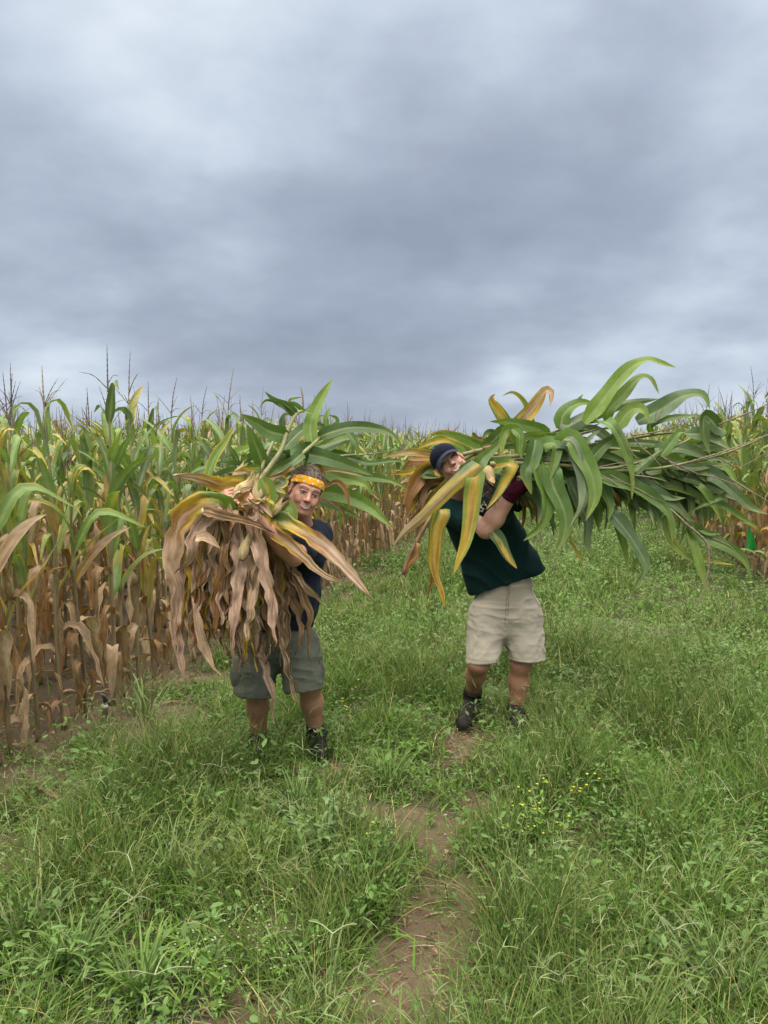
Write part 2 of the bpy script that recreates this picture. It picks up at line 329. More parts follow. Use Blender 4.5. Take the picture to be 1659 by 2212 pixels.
# ------------------------------------------------------------------ field corn: prototypes
def corn_spec(seed, H, n_leaf=13, low=False, dz=0.):
    r = np.random.default_rng(seed); parts = {}
    bend = r.uniform(-.05, .05, 2); zz = np.linspace(0, H, 15)
    axis = np.stack([bend[0]*(zz/H)**2+.008*np.sin(zz*5+seed), bend[1]*(zz/H)**2+.008*np.cos(zz*4+seed), zz], -1)
    axf = lambda z: np.array([np.interp(z, zz, axis[:, k]) for k in range(3)])
    g = Geo(); k = 9 if low else 30; z2 = np.linspace(0, H, k)
    R = np.interp(z2, [0, .1, H*.6, H], [.0155, .0135, .010, .0045])*(1 if low else 1+.16*(np.arange(k) % 3 == 0))
    V, F = tube(np.array([axf(z) for z in z2]), R, 4 if low else 6)
    gr = np.interp(V[:, 2], [0, .5, 1.0, H], [0, .15, .6, .9])[:, None]
    sh = (.75+.35*vnoise(V*np.array([1, 1, .25]), 45, seed))[:, None]
    g.add(V, F, (np.array([.27, .195, .11])*(1-gr)+np.array([.34, .33, .17])*gr)*sh); parts['stalk'] = g
    gl = Geo(); gd = Geo(); az = r.uniform(0, 6.28); n = n_leaf
    for q in range(n):
        z = H*(.10+.80*(q/(n-1))**.95)+r.uniform(-.02, .02); az += math.pi+r.uniform(-.45, .45)
        h = np.array([math.cos(az), math.sin(az), 0]); dryness = np.clip((1.20-dz-z)/.55+r.uniform(-.75, .60), 0, 1)
        if dryness > .62:
            L = r.uniform(.38, .62); e0 = r.uniform(.3, 1.1); e1 = -math.radians(r.uniform(72, 93)); b = r.uniform(.08, .26); sharp = .10
            wid = r.uniform(.045, .085)
        else:
            L = r.uniform(.42, .70)*(1-.32*(q/(n-1))**3); e0 = math.radians(r.uniform(58, 85)); wid = r.uniform(.05, .085)
            if r.random() < .6: e1 = -math.radians(r.uniform(25, 80)); b = r.uniform(.45, .82); sharp = .09
            else: e1 = math.radians(r.uniform(-45, 45)); b = .6; sharp = .6
        if z+.15 < L and dryness > .62: L = max(.2, z+.08)
        s = np.linspace(0, 1, 9); f = np.clip((s-b+sharp)/(2*sharp), 0, 1); f = f*f*(3-2*f); e = e0+(e1-e0)*f
        pt = axf(z); P = [pt]; hh = h.copy()
        for w_ in range(8):
            a_ = (e[w_]+e[w_+1])/2; yaw = r.normal(0, .22 if dryness > .62 else .07); hh = np.array([hh[0]*math.cos(yaw)-hh[1]*math.sin(yaw), hh[0]*math.sin(yaw)+hh[1]*math.cos(yaw), 0])
            P.append(P[-1]+(hh*math.cos(a_)+np.array([0, 0, math.sin(a_)]))*L/8)
        P = np.array(P); P[:, 2] = np.maximum(P[:, 2], .015)
        rf = np.array([-h[0]*.3, -h[1]*.3, 1.0])
        up = np.stack([np.array([-h[0]*math.sin(x), -h[1]*math.sin(x), max(math.cos(x), .05)]) for x in np.interp(np.linspace(0, 1, (5 if low else 11)), s, e)])
        if dryness > .62:
            leaf(gd, P, wid, 4 if low else 10, 2 if low else 4, up, (r.normal(0, .5), r.normal(0, 1.1)), r.uniform(.3, .8), .35, 5, None, .92+r.uniform(-.1, .4), .3, 0, None,
                 (TAN, TAN2, TAN*.8, np.array([.29, .15, .06]))[int(r.integers(4))], crum=0 if low else .008)
        else:
            aa = -.05+dryness*.62+(.30 if r.random() < .20 else 0)
            leaf(gl, P, wid, 4 if low else 10, 2 if low else 4, up, (r.normal(0, .25), r.normal(0, .6)), r.uniform(.2, .5), .10, 5, None, aa, r.uniform(.0, .55), r.uniform(-.12, .16), GREENS[int(r.integers(5))]*(1.0+.35*r.random()), None, r.uniform(0, .40))
    parts['foliage'] = gl; parts['dry_foliage'] = gd
    gt = Geo(); tp = axf(H); tc_ = np.array([(.19, .145, .115), (.26, .21, .15), (.16, .125, .11)][seed % 3])
    Ls = r.uniform(.20, .42) if not low else r.uniform(.16, .3); lean = r.normal(0, .10, 2)
    spike(gt, [tp-[0, 0, .02], tp+[lean[0]*Ls*.4, lean[1]*Ls*.4, Ls*.5], tp+[lean[0]*Ls, lean[1]*Ls, Ls]], .0042 if not low else .0045, seed, tc_, 5 if low else 26, 3 if low else 5)
    for q in range(int(r.integers(2, 8)) if not low else 2):
        a_ = r.uniform(0, 6.28); el = math.radians(r.uniform(35, 72)); l2 = r.uniform(.10, .2); d = np.array([math.cos(a_)*math.cos(el), math.sin(a_)*math.cos(el), math.sin(el)])
        p0 = tp+np.array([0, 0, r.uniform(-.03, .05)]); spike(gt, [p0, p0+d*l2*.5+[0, 0, .01], p0+d*l2+[0, 0, r.uniform(-.04, .02)]], .0028 if not low else .003, seed+q, tc_, 4 if low else 12, 3)
    parts['tassel'] = gt
    if not low and r.random() < .75:
        ge = Geo(); z = r.uniform(.85, 1.1); a_ = r.uniform(0, 6.28); el = math.radians(r.uniform(20, 70)); d = np.array([math.cos(a_)*math.cos(el), math.sin(a_)*math.cos(el), math.sin(el)])
        make_ear(ge, axf(z), axf(z)+d*.21, .027, seed, dry=True); parts['ear'] = ge
    return parts
def make_ear(ge, A, B, rad, seed, dry=True):
    A = np.array(A, float); B = np.array(B, float); n = 14; u = np.linspace(0, 1, n)
    P = A+(B-A)*u[:, None]; R = rad*np.interp(u, [0, .12, .45, .8, .93, 1], [.35, .8, 1, .72, .35, .12])
    V, F = tube(P, R, 12, caps=False); k = np.tile(np.arange(12), n); 
    C = (np.array([.42, .33, .17]) if dry else np.array([.42, .40, .16]))*(.72+.5*hash3(k, 0*k, 0*k, seed % 50))[:, None]
    V = V+norm(V-np.repeat(P, 12, 0))*(.0025*np.where(k % 3 == 0, 1, -.4))[:, None]
    ge.add(V, F, C, np.stack([np.repeat(u, 12), k/12.], -1))
    D = norm(B-A); r = np.random.default_rng(seed+5)
    for q in range(5):
        a_ = q*1.3+r.random(); s1 = norm(np.cross(D, [.3, .5, 1])); s2 = np.cross(D, s1); o = (s1*math.cos(a_)+s2*math.sin(a_))
        leaf(ge, [A+o*rad*.5, A+(B-A)*.3+o*rad*1.08, A+(B-A)*.75+o*rad*.85, B+o*rad*(.6+r.random())+D*.03], rad*1.7, 7, 2, o, (0, 0), -.5, .1, 5, None, .9, 0, 0, None, np.array([.40, .31, .16])*(.75+.4*r.random()), base=.8)
    for q in range(8):
        o = r.normal(0, 1, 3); spike(ge, [B-D*.01, B+D*.025+o*.006, B+D*.045+o*.018-np.array([0, 0, .012])], .0016, q, (.06, .035, .03), 5, 3)
MATS = {'stalk': M_stalk, 'foliage': M_leaf, 'dry_foliage': M_dry, 'tassel': M_tassel, 'ear': M_husk}
protos = []
for q in range(20):
    H = 1.64+.05*(q % 5)+(.10 if q == 3 else 0); sp = corn_spec(100+q, H, 14, dz=0 if q < 14 else .40)
    protos.append([(k, g.mesh('corn_'+k)) for k, g in sp.items() if g.n])
    for k, me in protos[-1]: me.materials.append(MATS[k])
lows = [corn_spec(300+q, 1.72+.03*q, 10, True, .1) for q in range(6)]

cells = []                                   # every plant of the two fields
def hidden_by_frame(x, y): return abs(x) > .56*y+1.0
for side in (0, 1):
    for row in range(22):
        y = 2.2 if side == 0 else 5.0
        while y < 75:
            yy = y+rng.uniform(-.05, .05)
            off = (row*.76+rng.uniform(-.05, .05))
            x = (lx(yy)-.05-off) if side == 0 else (rx(yy)+.05+off)
            if not hidden_by_frame(x, yy) and not (side == 1 and yy < 8.0): cells.append((x, yy, side, row))
            y += rng.uniform(.15, .23)*(1 if yy < 30 else 1.6)
for row in range(6):                         # the headland across the far end
    for x in np.arange(rx(0)*0+12, 24, .25): cells.append((x+rng.uniform(-.05, .05), 76+row*.8, 2, row))
def prio(c):
    x, y, s, row = c; d = math.hypot(x, y); return d*(1+.35*row)
cells.sort(key=prio)
near = cells[:300]; far = cells[300:]
first = True
for idx, (x, y, s, row) in enumerate(near):
    z = float(gh(np.array([x]), np.array([y]))[0]); pr = protos[int(rng.integers(14)) if s == 0 else 12+int(rng.integers(8))]
    if s == 0: lab = ('corn plant in the front row of the left field, brown below, green above' if row == 0 else 'corn plant standing behind the front row of the left field'); grp = ('corn plants in front row of left field' if row == 0 else 'corn plants behind front row of left field')
    else: lab = ('corn plant in the front row of the right field, beyond the bundle' if row == 0 else 'corn plant standing behind the front row of the right field'); grp = ('corn plants in front row of right field' if row == 0 else 'corn plants behind front row of right field')
    e = empty('corn_plant', (x, y, z-.01), lab, 'corn plant', grp)
    sc = rng.uniform(.90, 1.07)*(1 if s == 0 else 1.14); tz = rng.uniform(0, 6.28)
    
    ln_ = .035 if rng.random() < .85 else .12; e.rotation_euler = (rng.normal(0, ln_), rng.normal(0, ln_), tz); e.scale = (sc, sc, sc)
    for k, me in pr:
        if k == 'ear' and rng.random() < .3: continue
        o = bpy.data.objects.new(k, me); COL.objects.link(o); o.parent = e
gf = {k: Geo() for k in ('stalk', 'foliage', 'dry_foliage', 'tassel')}
cache = [{k: (np.concatenate(g.V), np.concatenate(g.F), np.concatenate(g.C), np.concatenate(g.U)) for k, g in sp.items() if g.n} for sp in lows]
for (x, y, s, row) in far:
    if row > 7 and y < 12 and s == 0 and rng.random() < .4: continue
    sp = cache[int(rng.integers(6))]; a = rng.uniform(0, 6.28); sc = rng.uniform(.88, 1.08)*(1.12 if s == 1 else 1); c_, s_ = math.cos(a)*sc, math.sin(a)*sc
    R = np.array([[c_, -s_, 0], [s_, c_, 0], [0, 0, sc]])
    for k, (V, F, C, U) in sp.items():
        if k == 'tassel' and rng.random() < .35: continue
        gf[k].add(V@R.T+np.array([x, y, 0]), F, C*rng.uniform(.85, 1.15), U)
G_all = Geo(); mats_i = []
V = []; F = []; C = []; U = []; mi = []; n0 = 0
for q, k in enumerate(('stalk', 'foliage', 'dry_foliage', 'tassel')):
    g = gf[k]; v_ = np.concatenate(g.V); f_ = np.concatenate(g.F)
    V.append(v_); F.append(f_+n0); C.append(np.concatenate(g.C)); U.append(np.concatenate(g.U)); mi.append(np.full(len(f_), q, np.int32)); n0 += len(v_)
me = mesh_np('corn_field', np.concatenate(V), np.concatenate(F), np.concatenate(C), np.concatenate(U))
for k in ('stalk', 'foliage', 'dry_foliage', 'tassel'): me.materials.append(MATS[k])
me.polygons.foreach_set('material_index', np.concatenate(mi))
setp(link('corn_field', me, None), 'mass of further corn plants filling both fields behind the nearer rows', 'corn field', None, 'stuff')

# ------------------------------------------------------------------ grass (nobody could count it)
def blades(N, xlo, xhi, ylo, yhi, hmul, wid, seg, kind, seed, keep=None):
    r = np.random.default_rng(seed)
    # clumped positions
    nc = N//9; cx = r.uniform(xlo, xhi, nc); cy = r.uniform(ylo, yhi, nc)
    ci = r.integers(0, nc, N); loose = r.random(N) < .35
    x = np.where(loose, r.uniform(xlo, xhi, N), cx[ci]+r.normal(0, .03, N)); y = np.where(loose, r.uniform(ylo, yhi, N), cy[ci]+r.normal(0, .03, N))
    ok = (np.abs(x) < .56*y+.6) & (x > lx(y)-.9) & (x < rx(y)+.7)
    b = bare(x, y); ok &= r.random(N) > np.clip(b*1.25-.12, 0, .97)
    x, y, b, ci = x[ok], y[ok], b[ok], ci[ok]; n = len(x)
    P3 = np.stack([x, y, 0*x], -1); tall = np.clip(.70+.75*vnoise(P3, 1.2, 41)+.75*vnoise(P3, 4.2, 42), .18, 1.7)*(1-.45*b)
    clump_c = hash3(ci, ci*7, ci*3, 5); patch = vnoise(P3, .9, 43)*.5+vnoise(P3, 2.7, 44)*.5
    az = r.uniform(0, 2*np.pi, n)+clump_c*3; tilt = np.abs(r.normal(.35, .28, n)); 
    if kind == 'stem': L = r.uniform(.18, .38, n)*tall*hmul; curve = r.uniform(.1, .6, n); w0 = np.full(n, wid)*r.uniform(.7, 1.1, n)
    elif kind == 'broad': L = r.uniform(.06, .15, n)*(.5+.5*tall)*hmul; curve = r.uniform(.5, 1.8, n); w0 = np.full(n, wid)*r.uniform(.7, 1.3, n); tilt += .35
    else: L = r.uniform(.08, .29, n)*tall*hmul; curve = r.uniform(.3, 1.7, n); w0 = np.full(n, wid)*r.uniform(.6, 1.3, n)
    t = np.linspace(0, 1, seg+1); e = (np.pi/2-tilt)[:, None]-curve[:, None]*t[None]
    ds = L[:, None]/seg; hx = np.cumsum(np.cos(e)*ds, 1)-np.cos(e[:, :1])*ds; hz = np.cumsum(np.sin(e)*ds, 1)-np.sin(e[:, :1])*ds
    z0 = 0.0 if kind != 'seedbranch' else 0
    ca, sa = np.cos(az)[:, None], np.sin(az)[:, None]
    zb = gh(x, y)
    cx_ = x[:, None]+ca*hx; cy_ = y[:, None]+sa*hx; cz = zb[:, None]+np.maximum(hz, .004)-.003
    wa = az+np.pi/2+r.normal(0, .7, n); ww = w0[:, None]*np.clip(1-t[None]**2.2, .06, 1)*(.75+.5*np.minimum(1, t[None]*4))/1.1
    wx = np.cos(wa)[:, None]*ww*.5; wy = np.sin(wa)[:, None]*ww*.5
    A = np.stack([cx_-wx, cy_-wy, cz], -1); B = np.stack([cx_+wx, cy_+wy, cz], -1)
    V = np.stack([A, B], 2).reshape(-1, 3)                      # n,(seg+1),2
    base = np.arange(n)[:, None]*(2*(seg+1)); k = np.arange(seg)[None]*2
    F = np.stack([base+k, base+k+1, base+k+3, base+k+2], -1).reshape(-1, 4)
    g0, g1, g2, st = np.array([.108, .180, .044]), np.array([.088, .200, .026]), np.array([.170, .255, .075]), np.array([.34, .30, .14])
    a = np.clip(.5+.9*patch+r.normal(0, .25, n), 0, 1)[:, None]; c = g0*(1-a)+g1*a
    if kind == 'stem': c = g2*(.6+.4*r.random((n, 1))); c = np.where(r.random((n, 1)) < .3, c*.5+st*.5, c)
    else:
        q = r.random((n, 1)); c = np.where(q < .07, st, np.where(q < .20, g2, c)); c = c*np.clip(1.12-.30*tall[:, None], .6, 1.1)*np.array([1, 1.02, .9])
        if kind == 'broad': c = c*.5+g1*.55
    c = c*np.array([1.18, 1.10, 1.10])*(.55+.85*r.random((n, 1)))*(.75+.5*clump_c[:, None])
    C = np.repeat(c, 2*(seg+1), 0); U = np.zeros((len(V), 2)); U[:, 0] = np.tile(np.repeat(t, 2), n)*.1; U[:, 1] = np.tile([-.01, .01], n*(seg+1))
    return V, F, C, U, np.stack([cx_[:, -1], cy_[:, -1], cz[:, -1]], -1), az
def pack(name, L, label, mat=None):
    n0 = 0; Fs = []
    for q in L: Fs.append(q[1]+n0); n0 += len(q[0])
    me = mesh_np(name, np.concatenate([q[0] for q in L]), np.concatenate(Fs), np.concatenate([q[2] for q in L]), np.concatenate([q[3] for q in L]))
    return setp(link(name, me, mat or M_grass), label, 'grass', None, 'stuff')
D = 1.0
near_g = [blades(int(48000*D), -2.6, 2.8, 1.5, 3.3, 1.18, .0034, 6, 'fine', 1), blades(int(15000*D), -2.6, 2.8, 1.5, 3.3, 1.0, .0075, 5, 'broad', 2),
          blades(int(76000*D), -3.6, 4.2, 3.3, 6.0, 1.1, .0042, 5, 'fine', 3), blades(int(20000*D), -3.6, 4.2, 3.3, 6, 1.0, .009, 4, 'broad', 4),
          blades(int(80000*D), -3.0, 7.5, 6.0, 12.0, 1.0, .0065, 4, 'fine', 5), blades(int(22000*D), -3, 7.5, 6, 12, 1.0, .012, 3, 'broad', 6),
          blades(int(80000*D), -2, 14, 12.0, 26.0, 1.05, .012, 3, 'fine', 7), blades(int(45000*D), 0, 25, 26, 76, 1.1, .028, 2, 'fine', 8)]
pack('lane_grass', near_g, 'grass of the lane between the two corn fields')
# thin seed stems with finger-like or feathery heads
stems = [blades(9000, -2.6, 2.8, 1.5, 3.3, 1.15, .0016, 6, 'stem', 11), blades(19000, -3.6, 4.2, 3.3, 6.0, 1.15, .0020, 5, 'stem', 12), blades(22000, -3, 7.5, 6, 13, 1.15, .0034, 4, 'stem', 13)]
hv = []
for si, (sv, nf, hw) in enumerate(zip(stems[:3], (4, 3, 3), (.0017, .0020, .003))):
    tips = sv[4]; r = np.random.default_rng(70+si); sel = r.random(len(tips)) < (.26 if si < 2 else .22); tips = tips[sel]; n = len(tips)
    for f in range(nf):
        az = r.uniform(0, 2*np.pi, n); el = r.uniform(-.1, 1.2, n); L = r.uniform(.025, .065, n); seg = 3; t = np.linspace(0, 1, seg+1)
        e = el[:, None]-.7*t[None]; ds = L[:, None]/seg; hx = np.cumsum(np.cos(e)*ds, 1)-np.cos(e[:, :1])*ds; hz = np.cumsum(np.sin(e)*ds, 1)-np.sin(e[:, :1])*ds
        cx_ = tips[:, :1]+np.cos(az)[:, None]*hx; cy_ = tips[:, 1:2]+np.sin(az)[:, None]*hx; cz = tips[:, 2:3]+hz
        wa = az+np.pi/2; ww = hw*np.clip(1.1-t[None]**3, .1, 1)*np.ones((n, 1)); wx = np.cos(wa)[:, None]*ww*.5; wy = np.sin(wa)[:, None]*ww*.5
        V = np.stack([np.stack([cx_-wx, cy_-wy, cz], -1), np.stack([cx_+wx, cy_+wy, cz+ww*.4], -1)], 2).reshape(-1, 3)
        base = np.arange(n)[:, None]*(2*(seg+1)); k = np.arange(seg)[None]*2; F = np.stack([base+k, base+k+1, base+k+3, base+k+2], -1).reshape(-1, 4)
        c = np.array([.22, .26, .12])*(.7+.6*r.random((n, 1))); hv.append((V, F, np.repeat(c, 2*(seg+1), 0), np.zeros((len(V), 2))))
pack('seeding_grass', [q[:4] for q in stems]+hv, 'thin seed stems rising out of the lane grass')
# low broad-leaved ground cover between the blades
def cover(N, xlo, xhi, ylo, yhi, size, seed, zmax=.10):
    r = np.random.default_rng(seed); nc = N//26; cx = r.uniform(xlo, xhi, nc); cy = r.uniform(ylo, yhi, nc); ci = r.integers(0, nc, N); rad = .03+.06*hash3(ci, ci, ci, 8)
    x = cx[ci]+r.normal(0, 1, N)*rad; y = cy[ci]+r.normal(0, 1, N)*rad
    P3 = np.stack([x, y, 0*x], -1); pn = vnoise(P3, .8, 61)
    ok = (np.abs(x) < .56*y+.5) & (x > lx(y)-.3) & (x < rx(y)+.3) & (r.random(N) < .55+.6*pn) & (bare(x, y) < .75); x, y, ci = x[ok], y[ok], ci[ok]; n = len(x)
    z = gh(x, y)+r.uniform(.02, zmax*1.7, n)*(.5+hash3(ci, ci*3, ci, 9)); az = r.uniform(0, 2*np.pi, n); el = r.normal(.25, .35, n); L = size*r.uniform(.5, 1.3, n)*(.6+.8*hash3(ci, ci, ci*5, 10)); wd = L*r.uniform(.35, .6, n)
    d = np.stack([np.cos(az)*np.cos(el), np.sin(az)*np.cos(el), np.sin(el)], -1); s = np.stack([-np.sin(az), np.cos(az), r.normal(0, .3, n)], -1)*wd[:, None]*.5
    up = np.cross(s, d); up = norm(up)*np.sign(up[:, 2:3]); p = np.stack([x, y, z], -1); Lc = L[:, None]
    pts = [p, p+d*Lc*.3+s*.9+up*Lc*.05, p+d*Lc*.3-s*.9+up*Lc*.05, p+d*Lc*.35, p+d*Lc*.7+s*.75, p+d*Lc*.7-s*.75, p+d*Lc*.72-up*Lc*.06, p+d*Lc-up*Lc*.12]
    V = np.stack(pts, 1).reshape(-1, 3); b = np.arange(n)[:, None]*8
    F = np.concatenate([b+np.array([[0, 3, 1, 1]])*1, b+np.array([[0, 2, 2, 3]]), b+np.array([[3, 6, 4, 1]]), b+np.array([[2, 5, 6, 3]]), b+np.array([[6, 7, 7, 4]]), b+np.array([[5, 7, 7, 6]])])
    F3 = np.concatenate([b+np.array(q) for q in ([0, 3, 1], [0, 2, 3], [3, 6, 4], [3, 4, 1], [2, 5, 6], [2, 6, 3], [6, 7, 4], [5, 7, 6])])
    cb = hash3(ci, ci*9, ci, 12)[:, None]; c = (np.array([.090, .185, .036])*(1-cb)+np.array([.15, .235, .080])*cb)*(.7+.5*r.random((n, 1)))
    return V, F3, np.repeat(c, 8, 0), np.zeros((n*8, 2))
cv = [cover(17000, -2.4, 2.6, 1.6, 3.3, .027, 21), cover(44000, -3, 4, 3.3, 6.5, .031, 22), cover(46000, -2, 8, 6.5, 14, .042, 23, .14), cover(14000, 1, 14, 14, 26, .07, 24, .2)]
setp(pack('ground_cover', cv, 'low broad leaved weeds creeping through the lane grass'), cat='ground cover')
# sparse green seedlings, dry litter and pebbles on the soil
r = np.random.default_rng(31)
lit = Geo()
for q in range(1300):
    y = r.uniform(1.9, 9); 
    if q < 560: x = lx(y)-r.uniform(-.3, 1.3)
    elif q < 700: x = rx(y)+r.uniform(-.3, .8); 
    else:
        p = patches[int(r.integers(len(patches)))]; x = p[0]+r.normal(0, .3)*p[2]*2; y = p[1]+r.normal(0, .3)*p[3]*2
    a = r.uniform(0, 6.28); L = r.uniform(.03, .16); d = np.array([math.cos(a), math.sin(a), 0])*L; z = float(gh(np.array([x]), np.array([y]))[0])+.006
    p0 = np.array([x, y, z]); c = (TAN*.8, TAN2, TAN2*.7, np.array([.13, .085, .05]))[int(r.integers(4))]
    if r.random() < .5:
        V, F = tube(np.array([p0, p0+d*.5+[0, 0, .006], p0+d]), r.uniform(.001, .0022), 4, caps=False); lit.add(V, F, c)
    else: leaf(lit, [p0, p0+d*.5*(1 if q < 700 else .5)+[0, 0, r.uniform(.0, .02)], p0+d*(1 if q < 700 else .5)], r.uniform(.008, .035)*(1 if q < 700 else .45), 5, 2, (0, 0, 1), (r.normal(0, .6), r.normal(0, .8)), .5, .3, 5, None, .95, 0, 0, None, c)
setp(link('dry_litter', lit.mesh('dry_litter'), M_dry), 'scraps of dry leaf and straw lying on the bare soil', 'litter', None, 'stuff')
peb = Geo()
ico = np.array([[0, 0, 1], [.9, 0, .2], [.28, .85, .2], [-.72, .53, .2], [-.72, -.53, .2], [.28, -.85, .2]]); icf = np.array([[0, 1, 2], [0, 2, 3], [0, 3, 4], [0, 4, 5], [0, 5, 1]])
pv_, pf_, pc_ = [], [], []; n0 = 0
for q in range(3200):
    p = patches[int(r.integers(len(patches)))]; x = p[0]+r.normal(0, .45)*p[2]*1.6; y = p[1]+r.normal(0, .45)*p[3]*1.6
    if q > 2600: y = r.uniform(3, 7); x = lx(y)+r.uniform(-.9, .5)
    s = .0025+.006*r.random()**4; z = float(gh(np.array([x]), np.array([y]))[0])
    pv_.append(ico*s*np.array([1, r.uniform(.6, 1), .6])+[x, y, z]); pf_.append(icf+n0); n0 += 6
    pc_.append(np.tile(((.42, .36, .29), (.20, .13, .09), (.12, .075, .05))[0 if r.random() < .2 else int(r.integers(1, 3))], (6, 1)))
setp(link('pebbles', mesh_np('pebbles', np.concatenate(pv_), np.concatenate(pf_), np.concatenate(pc_), np.zeros((n0, 2))), M_plain), 'small pebbles and crumbs of earth on bare soil', 'pebbles', None, 'stuff')

# ------------------------------------------------------------------ figures: smooth volumes turned into one surface
class Vol:
    def __init__(s, lo, hi, h):
        s.lo = np.asarray(lo, float); s.h = h; s.n = np.ceil((np.asarray(hi)-s.lo)/h).astype(int)+1; s.F = np.full(s.n, 1.0, np.float32)
    def box(s, lo, hi):
        a = np.clip(np.floor((lo-s.lo)/s.h).astype(int), 0, s.n-1); b = np.clip(np.ceil((hi-s.lo)/s.h).astype(int)+1, 1, s.n); b = np.maximum(b, a+1)
        sl = tuple(slice(a[q], b[q]) for q in range(3))
        ax = [(s.lo[q]+s.h*np.arange(a[q], b[q])).astype(np.float32) for q in range(3)]
        return sl, ax[0][:, None, None], ax[1][None, :, None], ax[2][None, None, :]
    def comb(s, sl, d, k, mode):
        f = s.F[sl]
        if mode == 'u':
            if k > 0: h = np.maximum(k-np.abs(f-d), 0)/k; s.F[sl] = np.minimum(f, d)-h*h*k*.25
            else: s.F[sl] = np.minimum(f, d)
        elif mode == 's':
            d = -d
            if k > 0: h = np.maximum(k-np.abs(f-d), 0)/k; s.F[sl] = np.maximum(f, d)+h*h*k*.25
            else: s.F[sl] = np.maximum(f, d)
    def cone(s, a, b, r1, r2, k=0., mode='u', ax=None, q=1., cap=None):
        """tapered capsule; ax, q: unit axis along which its section is flattened by q"""
        a = np.asarray(a, float); b = np.asarray(b, float); pad = max(r1, r2)+k+3*s.h
        sl, X, Y, Z = s.box(np.minimum(a, b)-pad, np.maximum(a, b)+pad)
        px, py, pz = X-a[0], Y-a[1], Z-a[2]; ba = b-a
        if ax is not None:
            c = (px*ax[0]+py*ax[1]+pz*ax[2])*(1/q-1); px, py, pz = px+c*ax[0], py+c*ax[1], pz+c*ax[2]; ba = ba+ax*np.dot(ba, ax)*(1/q-1)
        t = np.clip((px*ba[0]+py*ba[1]+pz*ba[2])/(np.dot(ba, ba)+1e-9), 0, 1)
        d = np.sqrt((px-t*ba[0])**2+(py-t*ba[1])**2+(pz-t*ba[2])**2)-(r1+(r2-r1)*t)
        if ax is not None: d = d*min(1, q*1.15)
        if cap is not None: n_ = norm(cap[1]); d = np.maximum(d, (X-cap[0][0])*n_[0]+(Y-cap[0][1])*n_[1]+(Z-cap[0][2])*n_[2])
        s.comb(sl, d.astype(np.float32), k, mode)
    def ell(s, c, rad, R=None, k=0., mode='u'):
        c = np.asarray(c, float); rad = np.asarray(rad, float); R = np.eye(3) if R is None else R; pad = rad.max()+k+3*s.h
        sl, X, Y, Z = s.box(c-pad, c+pad); px, py, pz = X-c[0], Y-c[1], Z-c[2]
        l = [(px*R[q][0]+py*R[q][1]+pz*R[q][2]) for q in range(3)]
        k0 = np.sqrt(sum((l[q]/rad[q])**2 for q in range(3))); k1 = np.sqrt(sum((l[q]/rad[q]**2)**2 for q in range(3)))
        s.comb(sl, (k0*(k0-1)/(k1+1e-6)).astype(np.float32), k, mode)
    def cut(s, o, n, lo=None, hi=None):
        """remove everything on the side the normal n points to"""
        o = np.asarray(o, float); n = norm(n); sl, X, Y, Z = s.box(s.lo if lo is None else np.asarray(lo), (s.lo+s.h*s.n) if hi is None else np.asarray(hi))
        d = (X-o[0])*n[0]+(Y-o[1])*n[1]+(Z-o[2])*n[2]; s.F[sl] = np.maximum(s.F[sl], d.astype(np.float32))
    def mesh(s):
        F = s.F; S = F < 0; nx, ny, nz = F.shape; c = np.zeros((nx-1, ny-1, nz-1), np.uint8)
        O = [(a, b, d) for a in (0, 1) for b in (0, 1) for d in (0, 1)]
        for a, b, d in O: c += S[a:nx-1+a, b:ny-1+b, d:nz-1+d]
        act = (c > 0) & (c < 8); idx = np.argwhere(act); vid = np.full(act.shape, -1, np.int32); vid[act] = np.arange(len(idx))
        pos = np.zeros((len(idx), 3)); cnt = np.zeros(len(idx)); fv = {o: F[idx[:, 0]+o[0], idx[:, 1]+o[1], idx[:, 2]+o[2]] for o in O}
        for o in O:
            for q in range(3):
                if o[q] == 0:
                    p = list(o); p[q] = 1; p = tuple(p); f0, f1 = fv[o], fv[p]; m = (f0 < 0) != (f1 < 0); t = np.where(m, f0/(f0-f1+1e-12*(f0 == f1)), 0)
                    e = np.array(o, float)[None]+np.zeros((len(idx), 3)); e[:, q] = t; pos += e*m[:, None]; cnt += m
        V = s.lo+s.h*(idx+pos/cnt[:, None]); quads = []
        for ax in range(3):
            A = S.swapaxes(0, ax) if ax else S; dif = A[:-1] != A[1:]; ed = np.argwhere(dif); i = ed[:, 0]; b = ed[:, 1]; d = ed[:, 2]
            ok = (b > 0) & (d > 0) & (b < A.shape[1]-1) & (d < A.shape[2]-1); i, b, d = i[ok], b[ok], d[ok]; Vd = vid.swapaxes(0, ax) if ax else vid
            q4 = np.stack([Vd[i, b-1, d-1], Vd[i, b, d-1], Vd[i, b, d], Vd[i, b-1, d]], -1); flip = A[i, b, d]
            if ax: flip = ~flip
            q4[~flip] = q4[~flip][:, ::-1]; quads.append(q4)
        return V, np.concatenate(quads)
def vnormals(V, F):
    a, b, c, d = V[F[:, 0]], V[F[:, 1]], V[F[:, 2]], V[F[:, 3]]; n = np.cross(c-a, d-b); N = np.zeros_like(V)
    for q in range(4):
        for k in range(3): N[:, k] += np.bincount(F[:, q], n[:, k], len(V))
    return norm(N)
def relax(V, F, it=2, lam=.5):
    for _ in range(it):
        A = np.zeros_like(V); c = np.zeros(len(V))
        for q in range(4):
            for e in (1, 3):
                for k in range(3): A[:, k] += np.bincount(F[:, q], V[F[:, (q+e) % 4], k], len(V))
                c += np.bincount(F[:, q], minlength=len(V))
        V = V*(1-lam)+lam*A/np.maximum(c, 1)[:, None]
    return V

